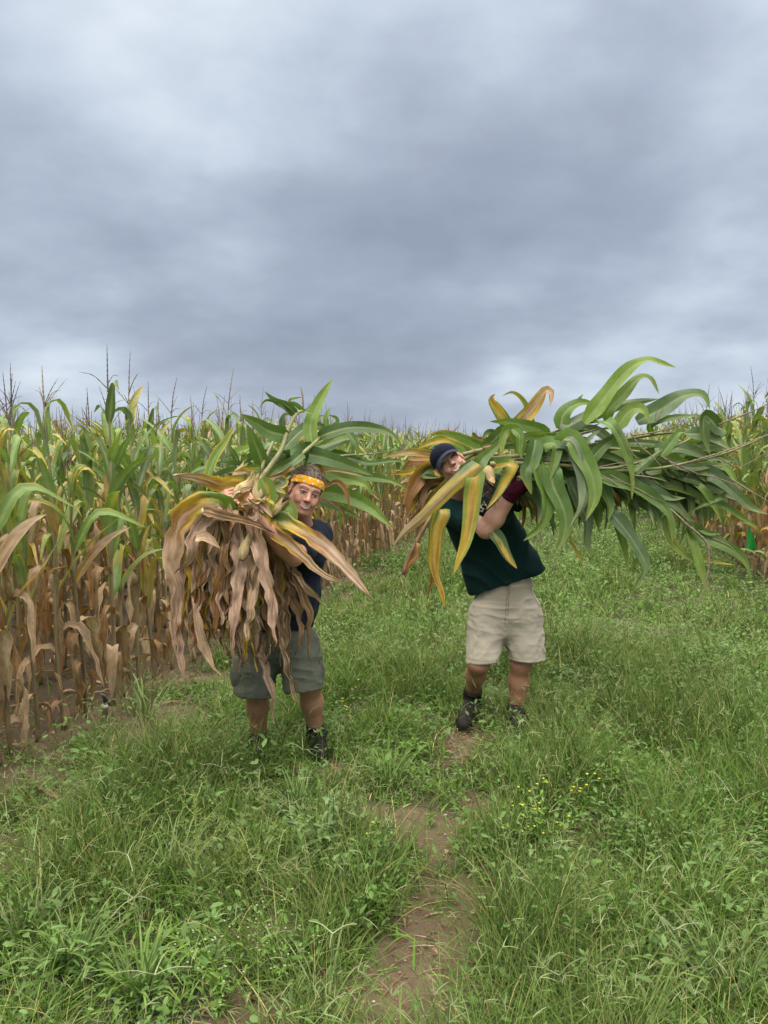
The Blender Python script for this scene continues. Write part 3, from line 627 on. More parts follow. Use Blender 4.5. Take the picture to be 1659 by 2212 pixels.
class Head:
    """local axes: x to the viewer's right, y out of the face, z to the crown"""
    def __init__(s, c, roll, yaw, pitch, sc=1.0):
        ro, ya, pi_ = map(math.radians, (roll, yaw, pitch)); X, Y, Z = np.array([1., 0, 0]), np.array([0, -1., 0]), np.array([0, 0, 1.])
        X, Y = X*math.cos(ya)-Y*math.sin(ya), X*math.sin(ya)+Y*math.cos(ya)            # turn the face to the viewer's right
        Y, Z = Y*math.cos(pi_)-Z*math.sin(pi_), Y*math.sin(pi_)+Z*math.cos(pi_)        # nod down
        def rt(v): return np.array([v[0]*math.cos(ro)+v[2]*math.sin(ro), v[1], -v[0]*math.sin(ro)+v[2]*math.cos(ro)])
        s.R = np.array([rt(X), rt(Y), rt(Z)]); s.c = np.asarray(c, float); s.sc = sc
    def w(s, x, y, z): return s.c+s.sc*(x*s.R[0]+y*s.R[1]+z*s.R[2])
    def loc(s, P): return ((P-s.c)@s.R.T)/s.sc
    def ell(s, v, c, r, k=0, mode='u'): v.ell(s.w(*c), np.array(r)*s.sc, s.R, k, mode)
    def cone(s, v, a, b, r1, r2, k=0, mode='u'): v.cone(s.w(*a), s.w(*b), r1*s.sc, r2*s.sc, k, mode)
def build_head(v, H, male):
    H.ell(v, (0, -.018, .032), (.076, .096, .088)); H.ell(v, (0, .018, -.028), (.0655 if male else .0675, .070, .082), .02)
    H.ell(v, (0, .048, .040), (.055, .036, .050), .02)
    H.ell(v, (0, .070, -.098), (.021 if male else .017, .016, .015), .030)
    for q in (-1, 1):
        H.cone(v, (q*.052, .0, -.050), (q*.026, .055, -.098), .016 if male else .0145, .0135, .030)      # jaw line
        H.ell(v, (q*.040, .062, -.024), (.022, .018, .020), .016); H.ell(v, (q*.036, .070, -.044), (.017, .015, .015), .014)  # smiling cheek
        H.cone(v, (q*.014, .083, .024), (q*.044, .070, .025), .0105, .008, .014)
        H.ell(v, (q*.080, -.006, -.002), (.0075, .018, .030), .006); H.ell(v, (q*.086, .003, .002), (.006, .009, .018), .004, 's')
    for q in (-1, 1): H.ell(v, (q*.031, .098, .004), (.018, .017, .011), .010, 's')
    for q in (-1, 1): H.ell(v, (q*.031, .072, .003), (.0155, .0145, .0125), .003)
    for q in (-1, 1):
        H.cone(v, (q*.018, .0865, .008), (q*.044, .079, .006), .0030, .0025, .003)     # upper lid
        H.cone(v, (q*.020, .0845, -.006), (q*.042, .079, -.005), .0028, .0022, .004)
    H.cone(v, (0, .080, .018), (0, .102, -.026), .0085, .0105, .010); H.ell(v, (0, .104, -.031), (.0125, .012, .0105), .006)
    for q in (-1, 1): H.ell(v, (q*.0125, .094, -.035), (.0075, .010, .0075), .005); H.ell(v, (q*.0065, .101, -.043), (.0035, .005, .004), .002, 's')
    for q in (-1, 1): H.cone(v, (q*.018, .096, -.034), (q*.037, .086, -.062), .0030, .0020, .006, 's')  # laugh lines
    H.ell(v, (0, .070, -.066), (.034, .020, .020), .016)
    pts = [(-.032, .074, -.0560), (-.016, .088, -.0615), (0, .092, -.0635), (.016, .088, -.0615), (.032, .074, -.0560)]
    low = [(-.030, .075, -.0590), (-.015, .086, -.0725), (0, .089, -.0770), (.015, .086, -.0725), (.030, .075, -.0590)]
    for a, b in zip(pts[:-1], pts[1:]): H.cone(v, a, b, .0036, .0036, .003)
    for a, b in zip(low[:-1], low[1:]): H.cone(v, a, b, .0042, .0042, .004)
def mouth_mid(x): return -.0695+13.*x*x
def paint_head(V, N, C, H, male):
    L = H.loc(V); x, y, z = L.T; near = (np.abs(x) < .10) & (np.abs(z) < .14) & (np.abs(y) < .14)
    face = near & (y > .035)
    red = np.exp(-((np.abs(x)-.038)**2+(z+.035)**2)/.018**2)*.5+np.exp(-(x**2+(z+.03)**2)/.014**2)*.5+(np.abs(x) > .076)*.35
    C[:] = np.where(near[:, None], C*(1-red[:, None]*.45)+np.array([.52, .17, .115])*red[:, None]*.45, C)
    if male:
        st = face & (z < -.040); k = np.clip((-.040-z)/.03, 0, 1)*.38; k = np.maximum(k, .30*np.exp(-((z+.052)/.006)**2)*(np.abs(x) < .034)); k = k*st
        C[:] = C*(1-k[:, None])+np.array([.10, .070, .055])*k[:, None]
    ax_ = np.abs(x)
    bz = .0235+.004*np.sin(np.clip((ax_-.012)/.038, 0, 1)*np.pi)-.05*np.maximum(ax_-.04, 0)
    k = np.exp(-((z-bz)/(.0050 if male else .0036))**4)*(ax_ > .011)*(ax_ < .050)*face*(.9 if male else .8); C[:] = C*(1-k[:, None])+np.array([.085, .055, .040])*k[:, None]
    ex = (ax_-.031)/.0150; op = .0046 if not male else .0030
    ey = z-.0020; inn = (np.abs(ex) < 1) & (np.abs(ey) < op*(1-ex**2)+.0006) & face
    C[inn] = (.27, .235, .22); gx = .0015
    ir = inn & (((x-np.sign(x)*.031-gx)**2+(z-.0022)**2) < .0060**2); C[ir] = (.075, .055, .045); C[inn & (((x-np.sign(x)*.031-gx)**2+(z-.0022)**2) < .0028**2)] = (.006, .006, .006)
    lash = face & (np.abs(ex) < 1.15) & (np.abs(ey-op*(1-ex**2)-.0014) < .0021); C[lash] = (.035, .022, .018)
    lash = face & (np.abs(ex) < 1.05) & (np.abs(ey+op*(1-ex**2)+.0012) < .0010); C[lash] = C[lash]*.45
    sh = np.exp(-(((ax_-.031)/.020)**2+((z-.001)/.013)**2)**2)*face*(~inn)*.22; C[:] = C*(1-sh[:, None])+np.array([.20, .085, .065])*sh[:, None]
    lip = face & (ax_ < .036) & (z < -.0560+4*x*x) & (z > -.0835+20*x*x) & (y > .06)
    C[lip] = C[lip]*.15+np.array([.40, .115, .10])*.85
    mid = mouth_mid(x); half = .0074*(1-(x/.031)**2)
    mth = face & (ax_ < .031) & (np.abs(z-mid) < half) & (y > .06)
    C[mth] = (.035, .012, .010)
    te = mth & (np.abs(z-mid-.0008) < half*.78) & (ax_ < .0265); C[te] = (.62, .59, .52)
    gap = te & (np.abs(((ax_+.0035) % .007)-.0035) < .0005); C[gap] = (.46, .42, .36)
    for q in (-1, 1):                          # shade of the crease from nostril to mouth corner, painted as a darker line
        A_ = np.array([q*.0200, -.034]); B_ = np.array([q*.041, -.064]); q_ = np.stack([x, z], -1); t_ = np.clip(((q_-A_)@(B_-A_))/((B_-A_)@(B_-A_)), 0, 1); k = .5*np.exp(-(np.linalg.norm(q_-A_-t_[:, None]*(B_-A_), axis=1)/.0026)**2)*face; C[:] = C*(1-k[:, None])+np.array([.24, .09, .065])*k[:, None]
    cor = face & ((ax_-.031)**2+(z-mouth_mid(.031))**2 < .0026**2); C[cor] = (.12, .04, .03)
    nos = face & (((ax_-.0065)**2+(z+.0415)**2) < .0036**2) & (y > .08); C[nos] = (.06, .022, .018)
def hand(v, wr, d, nrm_, thumb_side, curl, sc=1.0, thumb_dir=None, spread=.10):
    """wr wrist; d along the fingers; nrm_ out of the back of the hand; thumb_side: lateral direction of the thumb; curl per finger (3 angles each)"""
    d = norm(d); n_ = norm(nrm_-d*np.dot(nrm_, d)); l = norm(thumb_side-d*np.dot(thumb_side, d)-n_*np.dot(thumb_side, n_)); tips = []
    lens = [(.044, .026, .021), (.048, .030, .022), (.044, .028, .021), (.034, .021, .018)]
    for q in range(4):
        off = (.0285-.0185*q)*sc; kn = wr+d*(.085, .088, .083, .076)[q]*sc+l*off+n_*(.004, .006, .004, 0)[q]*sc
        v.cone(wr+l*off*.55+d*.01*sc, kn, .0135*sc, .0100*sc, .012); f = norm(d+l*spread*(1.5-q)*.8); p = kn; a = 0
        for L, c, r1, r2 in zip(lens[q], curl[q], (.0098, .0088, .0080), (.0088, .0080, .0068)):
            a += c; dd = norm(f*math.cos(a)-n_*math.sin(a)); p2 = p+dd*L*sc; v.cone(p, p2, r1*sc*(.9 if q == 3 else 1), r2*sc*(.9 if q == 3 else 1), .003); p = p2
        tips.append((p, n_*math.cos(a)+f*math.sin(a)))
    p = wr+l*.018*sc+d*.018*sc; td = norm(d*.62+l*.75-n_*.3 if thumb_dir is None else thumb_dir); v.cone(wr+l*.01*sc, p+td*.02*sc, .015*sc, .0145*sc, .012)
    for L, r1, r2, b in ((.044, .0145, .011, 0), (.033, .011, .0098, .45), (.027, .0100, .0078, .35)):
        td = norm(td+b*(d*.6-n_*.5-l*.4)); p2 = p+td*L*sc; v.cone(p, p2, r1*sc, r2*sc, .006); p = p2
    return tips
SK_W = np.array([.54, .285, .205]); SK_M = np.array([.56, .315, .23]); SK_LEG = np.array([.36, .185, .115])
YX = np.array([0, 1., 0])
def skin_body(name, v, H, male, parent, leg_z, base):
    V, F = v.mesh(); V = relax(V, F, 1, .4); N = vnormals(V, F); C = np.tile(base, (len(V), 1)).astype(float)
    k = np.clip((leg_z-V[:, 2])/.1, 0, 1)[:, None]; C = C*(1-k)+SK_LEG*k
    C *= (1+.10*vnoise(V, 30, 51)+.05*vnoise(V, 110, 52))[:, None]
    if H: paint_head(V, N, C, H, male)
    me = mesh_np(name, V, F, C, np.zeros((len(V), 2))); return link(name, me, M_skin, parent)
def cloth(name, v, base, parent, wr=.006, dirs=((10, 10, 5, 1.0),), seed=0, mat=None, paint=None, it=2):
    V, F = v.mesh(); V = relax(V, F, it, .5); N = vnormals(V, F); d = 0
    for (sx, sy, sz, a) in dirs:
        P = V*np.array([sx, sy, sz]); n = vnoise(P+1.3*np.stack([vnoise(V, 4, seed+5), vnoise(V, 4, seed+6), vnoise(V, 4, seed+7)], -1), 1, seed); d = d+a*(1-2*np.abs(n)**.8)
    V = V+N*(wr*d)[:, None]; C = np.tile(np.asarray(base, float), (len(V), 1))*(1+.08*vnoise(V, 12, seed+9))[:, None]
    if paint is not None: paint(V, N, C)
    me = mesh_np(name, V, F, C, np.zeros((len(V), 2))); return link(name, me, mat or M_cloth, parent)
def bvh_of(o): 
    me = o.data; off = np.zeros(3)
    return BVHTree.FromPolygons([tuple(q.co) for q in me.vertices], [tuple(p.vertices) for p in me.polygons])
def boot(parent, ankle, toe, leg, H=.13, col=(.014, .012, .012), sock=None, laces=True, wide=1.0):
    """ankle: centre at ankle height; toe: tip of the boot on the ground"""
    ankle = np.asarray(ankle, float); toe = np.asarray(toe, float); f = toe-ankle; f[2] = 0; f = norm(f); ld = norm(np.asarray(leg)-ankle); z = np.array([0, 0, 1.]); s_ = np.cross(f, z)
    v = Vol(ankle-[.30, .30, .25], ankle+[.30, .30, .12], .004); heel = np.array([ankle[0], ankle[1], toe[2]])-f*.045
    tp = np.array([toe[0], toe[1], toe[2]])-f*.04
    v.cone(heel+z*.05, ankle+z*.01, .046, .050, .02); v.cone(ankle+z*.0, ankle+ld*(H-.04), .052, .055, .02, cap=(ankle+ld*(H-.075), ld))
    v.cone(heel+z*.042, heel+f*.12+z*.045, .042, .046, .02); v.cone(heel+f*.10+z*.045, tp+z*.035, .047, .038, .02); v.cone(heel+f*.06+z*.085, heel+f*.15+z*.06, .038, .032, .03)
    v.cone(tp+z*.035, tp+f*.008+z*.03, .043*wide, .036, .02)
    v.cut(toe+z*.012, -z)
    for q in range(5): a = heel+f*(.055+.024*q)+z*(.130-.018*q); v.cone(a-s_*.022, a+s_*.022+f*.012, .0032, .0032, .002); v.cone(a+s_*.022, a-s_*.022+f*.012, .0032, .0032, .002)
    V, F = v.mesh(); V = relax(V, F, 1, .4); C = np.tile(np.array(col), (len(V), 1))*(1+.3*vnoise(V, 25, 77))[:, None]
    mud = np.clip(.6-(V[:, 2]-toe[2])/.06+.5*vnoise(V, 30, 78), 0, .6)[:, None]; C = C*(1-mud)+np.array([.085, .06, .045])*mud
    b = link('boot', mesh_np('boot', V, F, C, np.zeros((len(V), 2))), M_boot, parent)
    g = Vol(ankle-[.3, .3, .25], ankle+[.3, .3, .0], .004); g.cone(heel+z*.012, heel+f*.10+z*.012, .042, .037, .02); g.cone(heel+f*.10+z*.012, tp+z*.012, .038, .040, .02); g.cut(toe+z*.018, z); g.cut(toe+z*.0, -z)
    V, F = g.mesh(); o = link('sole', mesh_np('sole', V, F, np.tile(np.array([.035, .03, .028]), (len(V), 1)), np.zeros((len(V), 2))), M_boot, b); return b

# ================================================================== the person with the headband (left)
WY = 3.85
pw = empty('person', G(620, 1650), 'person in navy shirt and yellow headband hugging dry corn stalks', 'person')
hc = W(660, 1063, 3.66); HW = Head(hc, 21, 18, -3, .95)
neck = W(651, 1140, 3.80); shL = W(686, 1155, 3.84); shR = W(590, 1150, 3.84); chest = W(640, 1190, 3.84); waist = W(624, 1290, 3.86); pelv = W(600, 1352, 3.88)
hipL = W(640, 1376, 3.88); hipR = W(562, 1376, 3.88); knL = W(668, 1478, 3.80); knR = W(554, 1482, 3.82); anL = W(684, 1592, 3.90); anR = W(560, 1606, 3.92)
elL = W(634, 1203, 3.50); wrL = W(555, 1120, 3.36); elR = W(500, 1195, 3.60); wrR = W(463, 1085, 3.42)
v = Vol(np.array([-1.05, 3.15, -.02]), np.array([-.18, 4.15, 1.66]), .0030)
v.cone(pelv, waist, .125, .115, .05, ax=YX, q=.72); v.cone(waist, chest, .115, .135, .05, ax=YX, q=.75); v.cone(shL, shR, .052, .052, .05); v.cone(chest, neck, .10, .045, .05)
v.cone(neck-[0, 0, .02], HW.w(0, -.03, -.05), .056, .050, .03)
build_head(v, HW, False)
for (a, b, c_) in ((hipL, knL, anL), (hipR, knR, anR)):
    v.cone(a, b, .088, .060, .03); v.cone(b, b+(c_-b)*.35+[0, .012, 0], .055, .056, .03); v.cone(b+(c_-b)*.35+[0, .012, 0], c_, .055, .036, .03)
    v.ell(b+[0, -.035, .0], (.032, .02, .036), None, .02)
for (a, b, c_) in ((shL, elL, wrL), (shR, elR, wrR)):
    v.cone(a, b, .050, .043, .02); m_ = b+(c_-b)*.28; v.cone(b, m_, .041, .046, .02); v.cone(m_, c_, .045, .027, .02, ax=None)
ft = .55
hand(v, wrL, W(538, 1093, 3.33)-wrL, np.array([.25, -1, .15]), np.array([.2, .35, 1.0]), ((.75, .9, .5), (.8, .95, .5), (.85, 1.0, .5), (.9, 1.0, .5)), 1.0, norm(np.array([-.5, .5, .75])))
hand(v, wrR, W(500, 1068, 3.37)-wrR, np.array([.05, -.95, .45]), np.array([.1, .2, -1.0]), ((.45, .75, .4), (.5, .8, .45), (.45, .8, .5), (.5, .85, .5)), 1.0, norm(np.array([.75, .3, -.55])))
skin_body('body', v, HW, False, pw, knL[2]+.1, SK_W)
# hair: a short mop above and behind the headband, then single locks
g = Vol(hc-.2, hc+.2, .003); HW.ell(g, (0, -.022, .036), (.0825, .103, .094)); HW.ell(g, (0, .040, .048), (.062, .045, .056), .01); HW.ell(g, (0, -.055, .00), (.078, .066, .080), .02); HW.ell(g, (.05, -.07, .04), (.04, .045, .05), .02); 
g.cut(HW.w(0, .078, .04), norm(HW.R[1]*.9-HW.R[2]*.45)); g.cut(HW.w(0, 0, -.055), -HW.R[2]); HW.ell(g, (0, .055, -.02), (.082, .062, .068), .01, 's')
for q in (-1, 1): HW.ell(g, (q*.086, .0, -.01), (.018, .026, .036), .006, 's')
V, F = g.mesh(); V = relax(V, F, 1); N = vnormals(V, F); L = HW.loc(V); ang = np.arctan2(L[:, 0], L[:, 2]-.02)
st = vnoise(np.stack([ang*22, L[:, 1]*14, 0*ang], -1), 1, 91)+.5*vnoise(np.stack([ang*48, L[:, 1]*30, 0*ang], -1), 1, 92); V = V+N*(.0035*st)[:, None]
hcol = np.array([.085, .064, .046])*(1+.6*st)[:, None]+np.array([.06, .05, .042])*np.clip(vnoise(L, 30, 93), 0, 1)[:, None]
hair = link('hair', mesh_np('hair', V, F, np.clip(hcol, .02, .5), np.zeros((len(V), 2))), M_hair, pw)
gl = Geo(); r = np.random.default_rng(5)
for q in range(620):
    th = r.uniform(-1.9, 1.9); ph = r.uniform(-.9, .75); el = .12
    d = np.array([math.sin(th)*math.cos(ph), math.sin(ph), math.cos(th)*math.cos(ph)]); p = np.array([0, -.022, .036])+d*np.array([.083, .102, .096])
    if p[2] < .045+max(0, p[1])*.5 and p[1] > -.02: continue
    if p[2] < -.02: continue
    dd = norm(np.array([d[0]*.5+r.normal(0, .35), -1.0+r.normal(0, .2), -.1+r.normal(0, .3)])); dd = norm(dd-d*np.dot(dd, d)*.8); L_ = r.uniform(.02, .055)
    P = [HW.w(*p), HW.w(*(p+dd*L_*.5+d*.006)), HW.w(*(p+dd*L_+d*r.uniform(-.004, .008)))]
    V, F = tube(catmull(P, 5), [.0016, .0016, .0014, .001, .0004], 4, caps=False); c_ = np.array([.095, .075, .056])*r.uniform(.4, 2.4); gl.add(V, F, c_)
link('loose_strands', gl.mesh('loose_strands'), M_hair, hair)
# headband
g = Vol(hc-.2, hc+.2, .0025); HW.ell(g, (0, -.012, .034), (.086, .106, .098)); bn = norm(HW.R[2]*1.0+HW.R[1]*-.20); bo = HW.w(0, 0, .046)
g.cut(bo+bn*.021, bn); g.cut(bo-bn*.018, -bn); HW.ell(g, (0, -.012, .034), (.079, .098, .092), .0, 's')
def band_paint(V, N, C):
    L = HW.loc(V); ang = np.arctan2(L[:, 0], L[:, 1])
    for q in range(22):
        a = -2.6+q*.26; z0 = .034+(.024 if q % 2 else .002)-.2*(-.0)+.2*np.cos(a)*.09
        dd = np.sqrt(((ang-a)*.095)**2+((L[:, 2]-z0)*1.15)**2); C[dd < .0070] = (.78, .70, .55); C[(dd < .0032)] = (.62, .33, .06); C[(dd >= .0070) & (dd < .0082)] = (.32, .16, .03)
cloth('headband', g, (.80, .36, .018), pw, .0012, ((60, 60, 160, 1.0),), 4, None, band_paint, 1)
# shirt
v = Vol(np.array([-1.0, 3.35, .55]), np.array([-.18, 4.2, 1.5]), .0045)
v.cone(W(600, 1375, 3.88), waist, .165, .142, .05, ax=YX, q=.78); v.cone(waist, chest, .140, .150, .06, ax=YX, q=.80); v.cone(shL-[.01, 0, .01], shR+[.01, 0, -.01], .066, .066, .06); v.cone(chest, neck-[0, 0, .03], .12, .07, .05)
v.ell(W(668, 1200, 3.72), (.075, .07, .075), None, .04); v.ell(W(610, 1205, 3.73), (.075, .07, .075), None, .04)
for a, b in ((shL, elL), (shR, elR)):
    e_ = a+(b-a)*.66; e_ = a+(b-a)*.80; v.cone(a, e_, .066, .070, .04, cap=(e_, b-a))
v.cone(neck-[0, 0, .02], HW.w(0, -.02, -.08), .066, .066, .012, 's'); v.cut(W(620, 1360, 3.80), np.array([.05, -.1, -1]))
ws = cloth('shirt', v, (.019, .026, .042), pw, .0060, ((16, 16, 5, 1.0), (5, 5, 14, .6), (26, 26, 20, .3)), 11)
for q, (x0, y0, x1, y1) in enumerate(((643.5, 1208, 644.5, 1214), (644.5, 1214, 651, 1211), (645, 1206, 648, 1205))): pass
# cargo shorts
v = Vol(np.array([-1.0, 3.5, .25]), np.array([-.18, 4.2, .85]), .0045)
v.cone(W(603, 1350, 3.88), W(601, 1385, 3.88), .150, .158, .04, ax=YX, q=.80)
hL, hR = W(657, 1488, 3.78), W(549, 1500, 3.80)
v.cone(W(646, 1388, 3.86), hL, .100, .102, .035, cap=(hL, np.array([.10, -.10, -1]))); v.cone(W(557, 1390, 3.86), hR, .100, .100, .035, cap=(hR, np.array([-.12, -.1, -1])))
v.cut(W(603, 1340, 3.88), np.array([0, 0, 1.]))
sh = cloth('shorts', v, (.105, .113, .088), pw, .0050, ((14, 14, 9, 1.0), (6, 6, 26, .9), (30, 26, 40, .35)), 21)
for (px_, cy_, s_) in ((684, 1420, 1), (520, 1425, -1)):
    v = Vol(W(px_, cy_, 3.8)-[.15, .2, .18], W(px_, cy_, 3.8)+[.15, .2, .18], .004); c0 = W(px_, cy_, 3.80)
    ctr = W(648 if s_ > 0 else 555, 1440, 3.86); ax_ = norm(np.array([s_*.75, -.6, .12])); c0 = ctr+ax_*.112; upv = norm(np.array([s_*-.10, 0, 1.])); sd = np.cross(ax_, upv)
    v.ell(c0-upv*.02, (.085, .060, .022), np.array([upv, sd, ax_]), 0); v.cone(c0+upv*.045-sd*.05, c0+upv*.045+sd*.05, .009, .009, .01); v.cone(c0+upv*.028-sd*.055, c0+upv*.024+sd*.055, .006, .006, .004)
    pk = cloth('cargo_pocket', v, (.095, .103, .080), sh, .003, ((20, 20, 20, 1.0),), 23)
    if s_ > 0:
        q0 = c0+upv*.028-sd*.0+ax_*.014; tg = Geo(); a_, b_ = sd*.016, upv*.010
        Vb = np.array([q0+sx*a_+sy*b_+ax_*sz for sz in (0, .0035) for sy in (-1, 1) for sx in (-1, 1)]); Fb = np.array([[0, 1, 3, 2], [4, 6, 7, 5], [0, 4, 5, 1], [2, 3, 7, 6], [0, 2, 6, 4], [1, 5, 7, 3]])
        tg.add(Vb, Fb, np.array([.012, .012, .014]))
        for k_ in (-.45, 0, .45):
            m0 = q0+b_*k_+ax_*.0042; Vb2 = np.array([m0-a_*.6-b_*.1, m0+a_*.6-b_*.1, m0+a_*.6+b_*.1, m0-a_*.6+b_*.1]); tg.add(Vb2, np.array([[0, 1, 2, 3]]), np.array([.12, .12, .12]))
        link('pocket_label', tg.mesh('pocket_label', False), M_plain, pk)
# socks and boots
for (a, tx, ty) in ((anL, 692, 1655), (anR, 556, 1660)):
    v = Vol(a-.12, a+.16, .004); t_ = a+(knL if a is anL else knR)*0+norm((knL if a is anL else knR)-a)*.085; v.cone(a-[0, 0, .04], t_, .043, .048, .01); v.cut(t_, norm(t_-a)); so = cloth('sock', v, (.010, .010, .012), pw, .001, ((8, 8, 60, 1),), 31)
    if a is anL:                                         # the small white tick on the sock
        bv = bvh_of(so); gk = Geo(); pts = catmull([W(677.5, 1576, 3), W(679.5, 1580.5, 3), W(682, 1580, 3), W(686, 1572, 3)], 12); off = np.array(pw.location); P = []
        for p_ in pts:
            hit = bv.ray_cast(Vector(cam.location), Vector(p_-np.array(cam.location)).normalized()); 
            if hit[0] is not None: P.append(np.array(hit[0])+hit[1]*.002*0-norm(p_-np.array(cam.location))*.0025)
        if len(P) > 3: V, F = tube(np.array(P), np.interp(np.linspace(0, 1, len(P)), [0, .3, 1], [.0012, .0035, .0008]), 6); gk.add(V, F, np.array([.7, .7, .7])); link('sock_mark', gk.mesh('sock_mark'), M_plain, so)
    g0 = G(tx, ty); boot(pw, a-[0, 0, .0], np.array([g0[0], g0[1], .0]), (knL if a is anL else knR), .105, (.010, .009, .009))

# ================================================================== the person with the cap (right)
pm = empty('person', G(1060, 1582), 'person in dark green shirt and navy cap carrying green corn on the shoulder', 'person')
hm = W(971, 1001, 4.16); HM = Head(hm, -40, 4, -15, .97)
neck = W(1000, 1062, 4.28); shR = W(968, 1098, 4.30); shL = W(1068, 1052, 4.34); chest = W(1032, 1130, 4.33); waist = W(1072, 1240, 4.34); pelv = W(1088, 1300, 4.34)
hipR = W(1048, 1325, 4.34); hipL = W(1128, 1315, 4.34); knR = W(1034, 1432, 4.24); knL = W(1126, 1432, 4.30); anR = W(1020, 1500, 4.46); anL = W(1115, 1543, 4.34)
elR = W(1052, 1143, 4.06); wrR = W(1106, 1066, 4.02); elL = W(1160, 1085, 4.2); wrL = W(1200, 1030, 4.05)
v = Vol(np.array([.15, 3.75, -.02]), np.array([1.15, 4.75, 1.78]), .0030)
v.cone(pelv, waist, .125, .120, .05, ax=YX, q=.75); v.cone(waist, chest, .120, .150, .05, ax=YX, q=.75); v.cone(shL, shR, .056, .056, .05); v.cone(chest, neck, .11, .05, .05); v.cone(neck-[0, 0, .02], HM.w(0, -.02, -.05), .062, .058, .03)
build_head(v, HM, True)
for (a, b, c_) in ((hipL, knL, anL), (hipR, knR, anR)):
    v.cone(a, b, .088, .062, .03); m_ = b+(c_-b)*.38+[0, .015, 0]; v.cone(b, m_, .056, .058, .03); v.cone(m_, c_, .057, .038, .03)
v.cone(shR, elR, .055, .046, .02); m_ = elR+(wrR-elR)*.30; v.cone(elR, m_, .047, .052, .02); v.cone(m_, wrR, .051, .034, .02); v.ell(elR+[-.012, -.01, -.018], (.035, .03, .03), None, .02)
v.cone(shL, elL, .055, .045, .02); m_ = elL+(wrL-elL)*.30; v.cone(elL, m_, .045, .050, .02); v.cone(m_, wrL, .048, .032, .02)
hand(v, wrR, W(1150, 1035, 4.02)-wrR, np.array([.3, -1, -.2]), np.array([-.3, 0, 1.0]), ((.6, .8, .5), (.6, .8, .5), (.6, .8, .5), (.6, .8, .5)), 1.02)
hand(v, wrL, W(1235, 990, 3.98)-wrL, np.array([.2, -1, .3]), np.array([-1., 0, .3]), ((.6, .8, .5), (.6, .8, .5), (.6, .8, .5), (.6, .8, .5)), 1.02)
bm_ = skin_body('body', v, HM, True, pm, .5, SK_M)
for (wr_, tgt, nn_, th_) in ((wrR, W(1150, 1035, 4.02), np.array([.3, -1, -.2]), np.array([-.3, 0, 1.0])), (wrL, W(1235, 990, 3.98), np.array([.2, -1, .3]), np.array([-1., 0, .3]))):
    v = Vol(wr_-.2, wr_+.25, .003); hand(v, wr_, tgt-wr_, nn_, th_, ((.6, .8, .5),)*4, 1.08); e_ = elR if wr_ is wrR else elL; bk = norm(e_-wr_); v.cone(wr_+norm(tgt-wr_)*.05, wr_+bk*.02, .036, .038, .015); v.cone(wr_+bk*.0, wr_+bk*.035, .040, .042, .004); v.cut(wr_+bk*.04, bk)
    cloth('work_glove', v, (.050, .007, .018), pm, .002, ((40, 40, 40, 1.0),), 41)
# cap
g = Vol(hm-.22, hm+.22, .003); HM.ell(g, (0, -.012, .050), (.0825, .1035, .077)); g.cut(HM.w(0, .08, .036), norm(-HM.R[2]+HM.R[1]*.12)); HM.ell(g, (0, -.014, .036), (.077, .096, .082), 0, 's')
HM.ell(g, (0, -.014, .1275), (.008, .008, .005), .002)
def cap_paint(V, N, C):
    L = HM.loc(V); a = np.arctan2(L[:, 0], L[:, 1]+.014); k = (np.abs(((a+np.pi/6) % (np.pi/3))-np.pi/6) < .018) & (L[:, 2] > .05); C[k] *= .55
cap = cloth('cap', g, (.009, .011, .022), pm, .0008, ((50, 50, 50, 1),), 51, None, cap_paint, 1)
n = 26; th = np.linspace(-1.22, 1.22, n); gb = Geo(); rows = []
for rr in np.linspace(0, 1, 8):
    x_ = np.sin(th)*(.081+.006*rr); y_ = -.014+np.cos(th)*.100+rr*.075*np.clip(np.cos(th*1.18), 0, 1)**.8; z_ = .046-.030*rr-.034*(np.sin(th)**2)*(.4+.6*rr); rows.append(np.stack([x_, y_, z_], -1))
R_ = np.array(rows); up_ = R_+[0, 0, .0035]; A = np.concatenate([R_.reshape(-1, 3), up_.reshape(-1, 3)]); m0 = 8*n; i = np.arange(7)[:, None]*n; j = np.arange(n-1)[None]; q1 = np.stack([i+j, i+j+1, i+n+j+1, i+n+j], -1).reshape(-1, 4)
edge = np.stack([np.arange(n-1)+7*n, np.arange(1, n)+7*n, np.arange(1, n)+7*n+m0, np.arange(n-1)+7*n+m0], -1)
Vb = HM.c+HM.sc*(A@HM.R); gb.add(Vb, np.concatenate([q1[:, ::-1], q1+m0, edge]), np.array([.032, .036, .066])); link('visor', gb.mesh('visor'), M_cloth, cap)
# short hair under the cap
g = Vol(hm-.2, hm+.2, .003); HM.ell(g, (0, -.022, .030), (.0775, .098, .088)); HM.ell(g, (0, -.04, .0), (.071, .066, .080), .02); g.cut(HM.w(0, .028, .0), HM.R[1]); g.cut(HM.w(0, 0, -.045), -HM.R[2]); g.cut(HM.w(0, 0, .07), HM.R[2])
for q in (-1, 1): HM.ell(g, (q*.086, .0, -.01), (.020, .026, .042), .006, 's')
V, F = g.mesh(); V = relax(V, F, 1); N = vnormals(V, F); V = V+N*(.0012*vnoise(V, 260, 3))[:, None]; link('hair', mesh_np('hair', V, F, np.tile(np.array([.11, .075, .055]), (len(V), 1)), np.zeros((len(V), 2))), M_hair, pm)
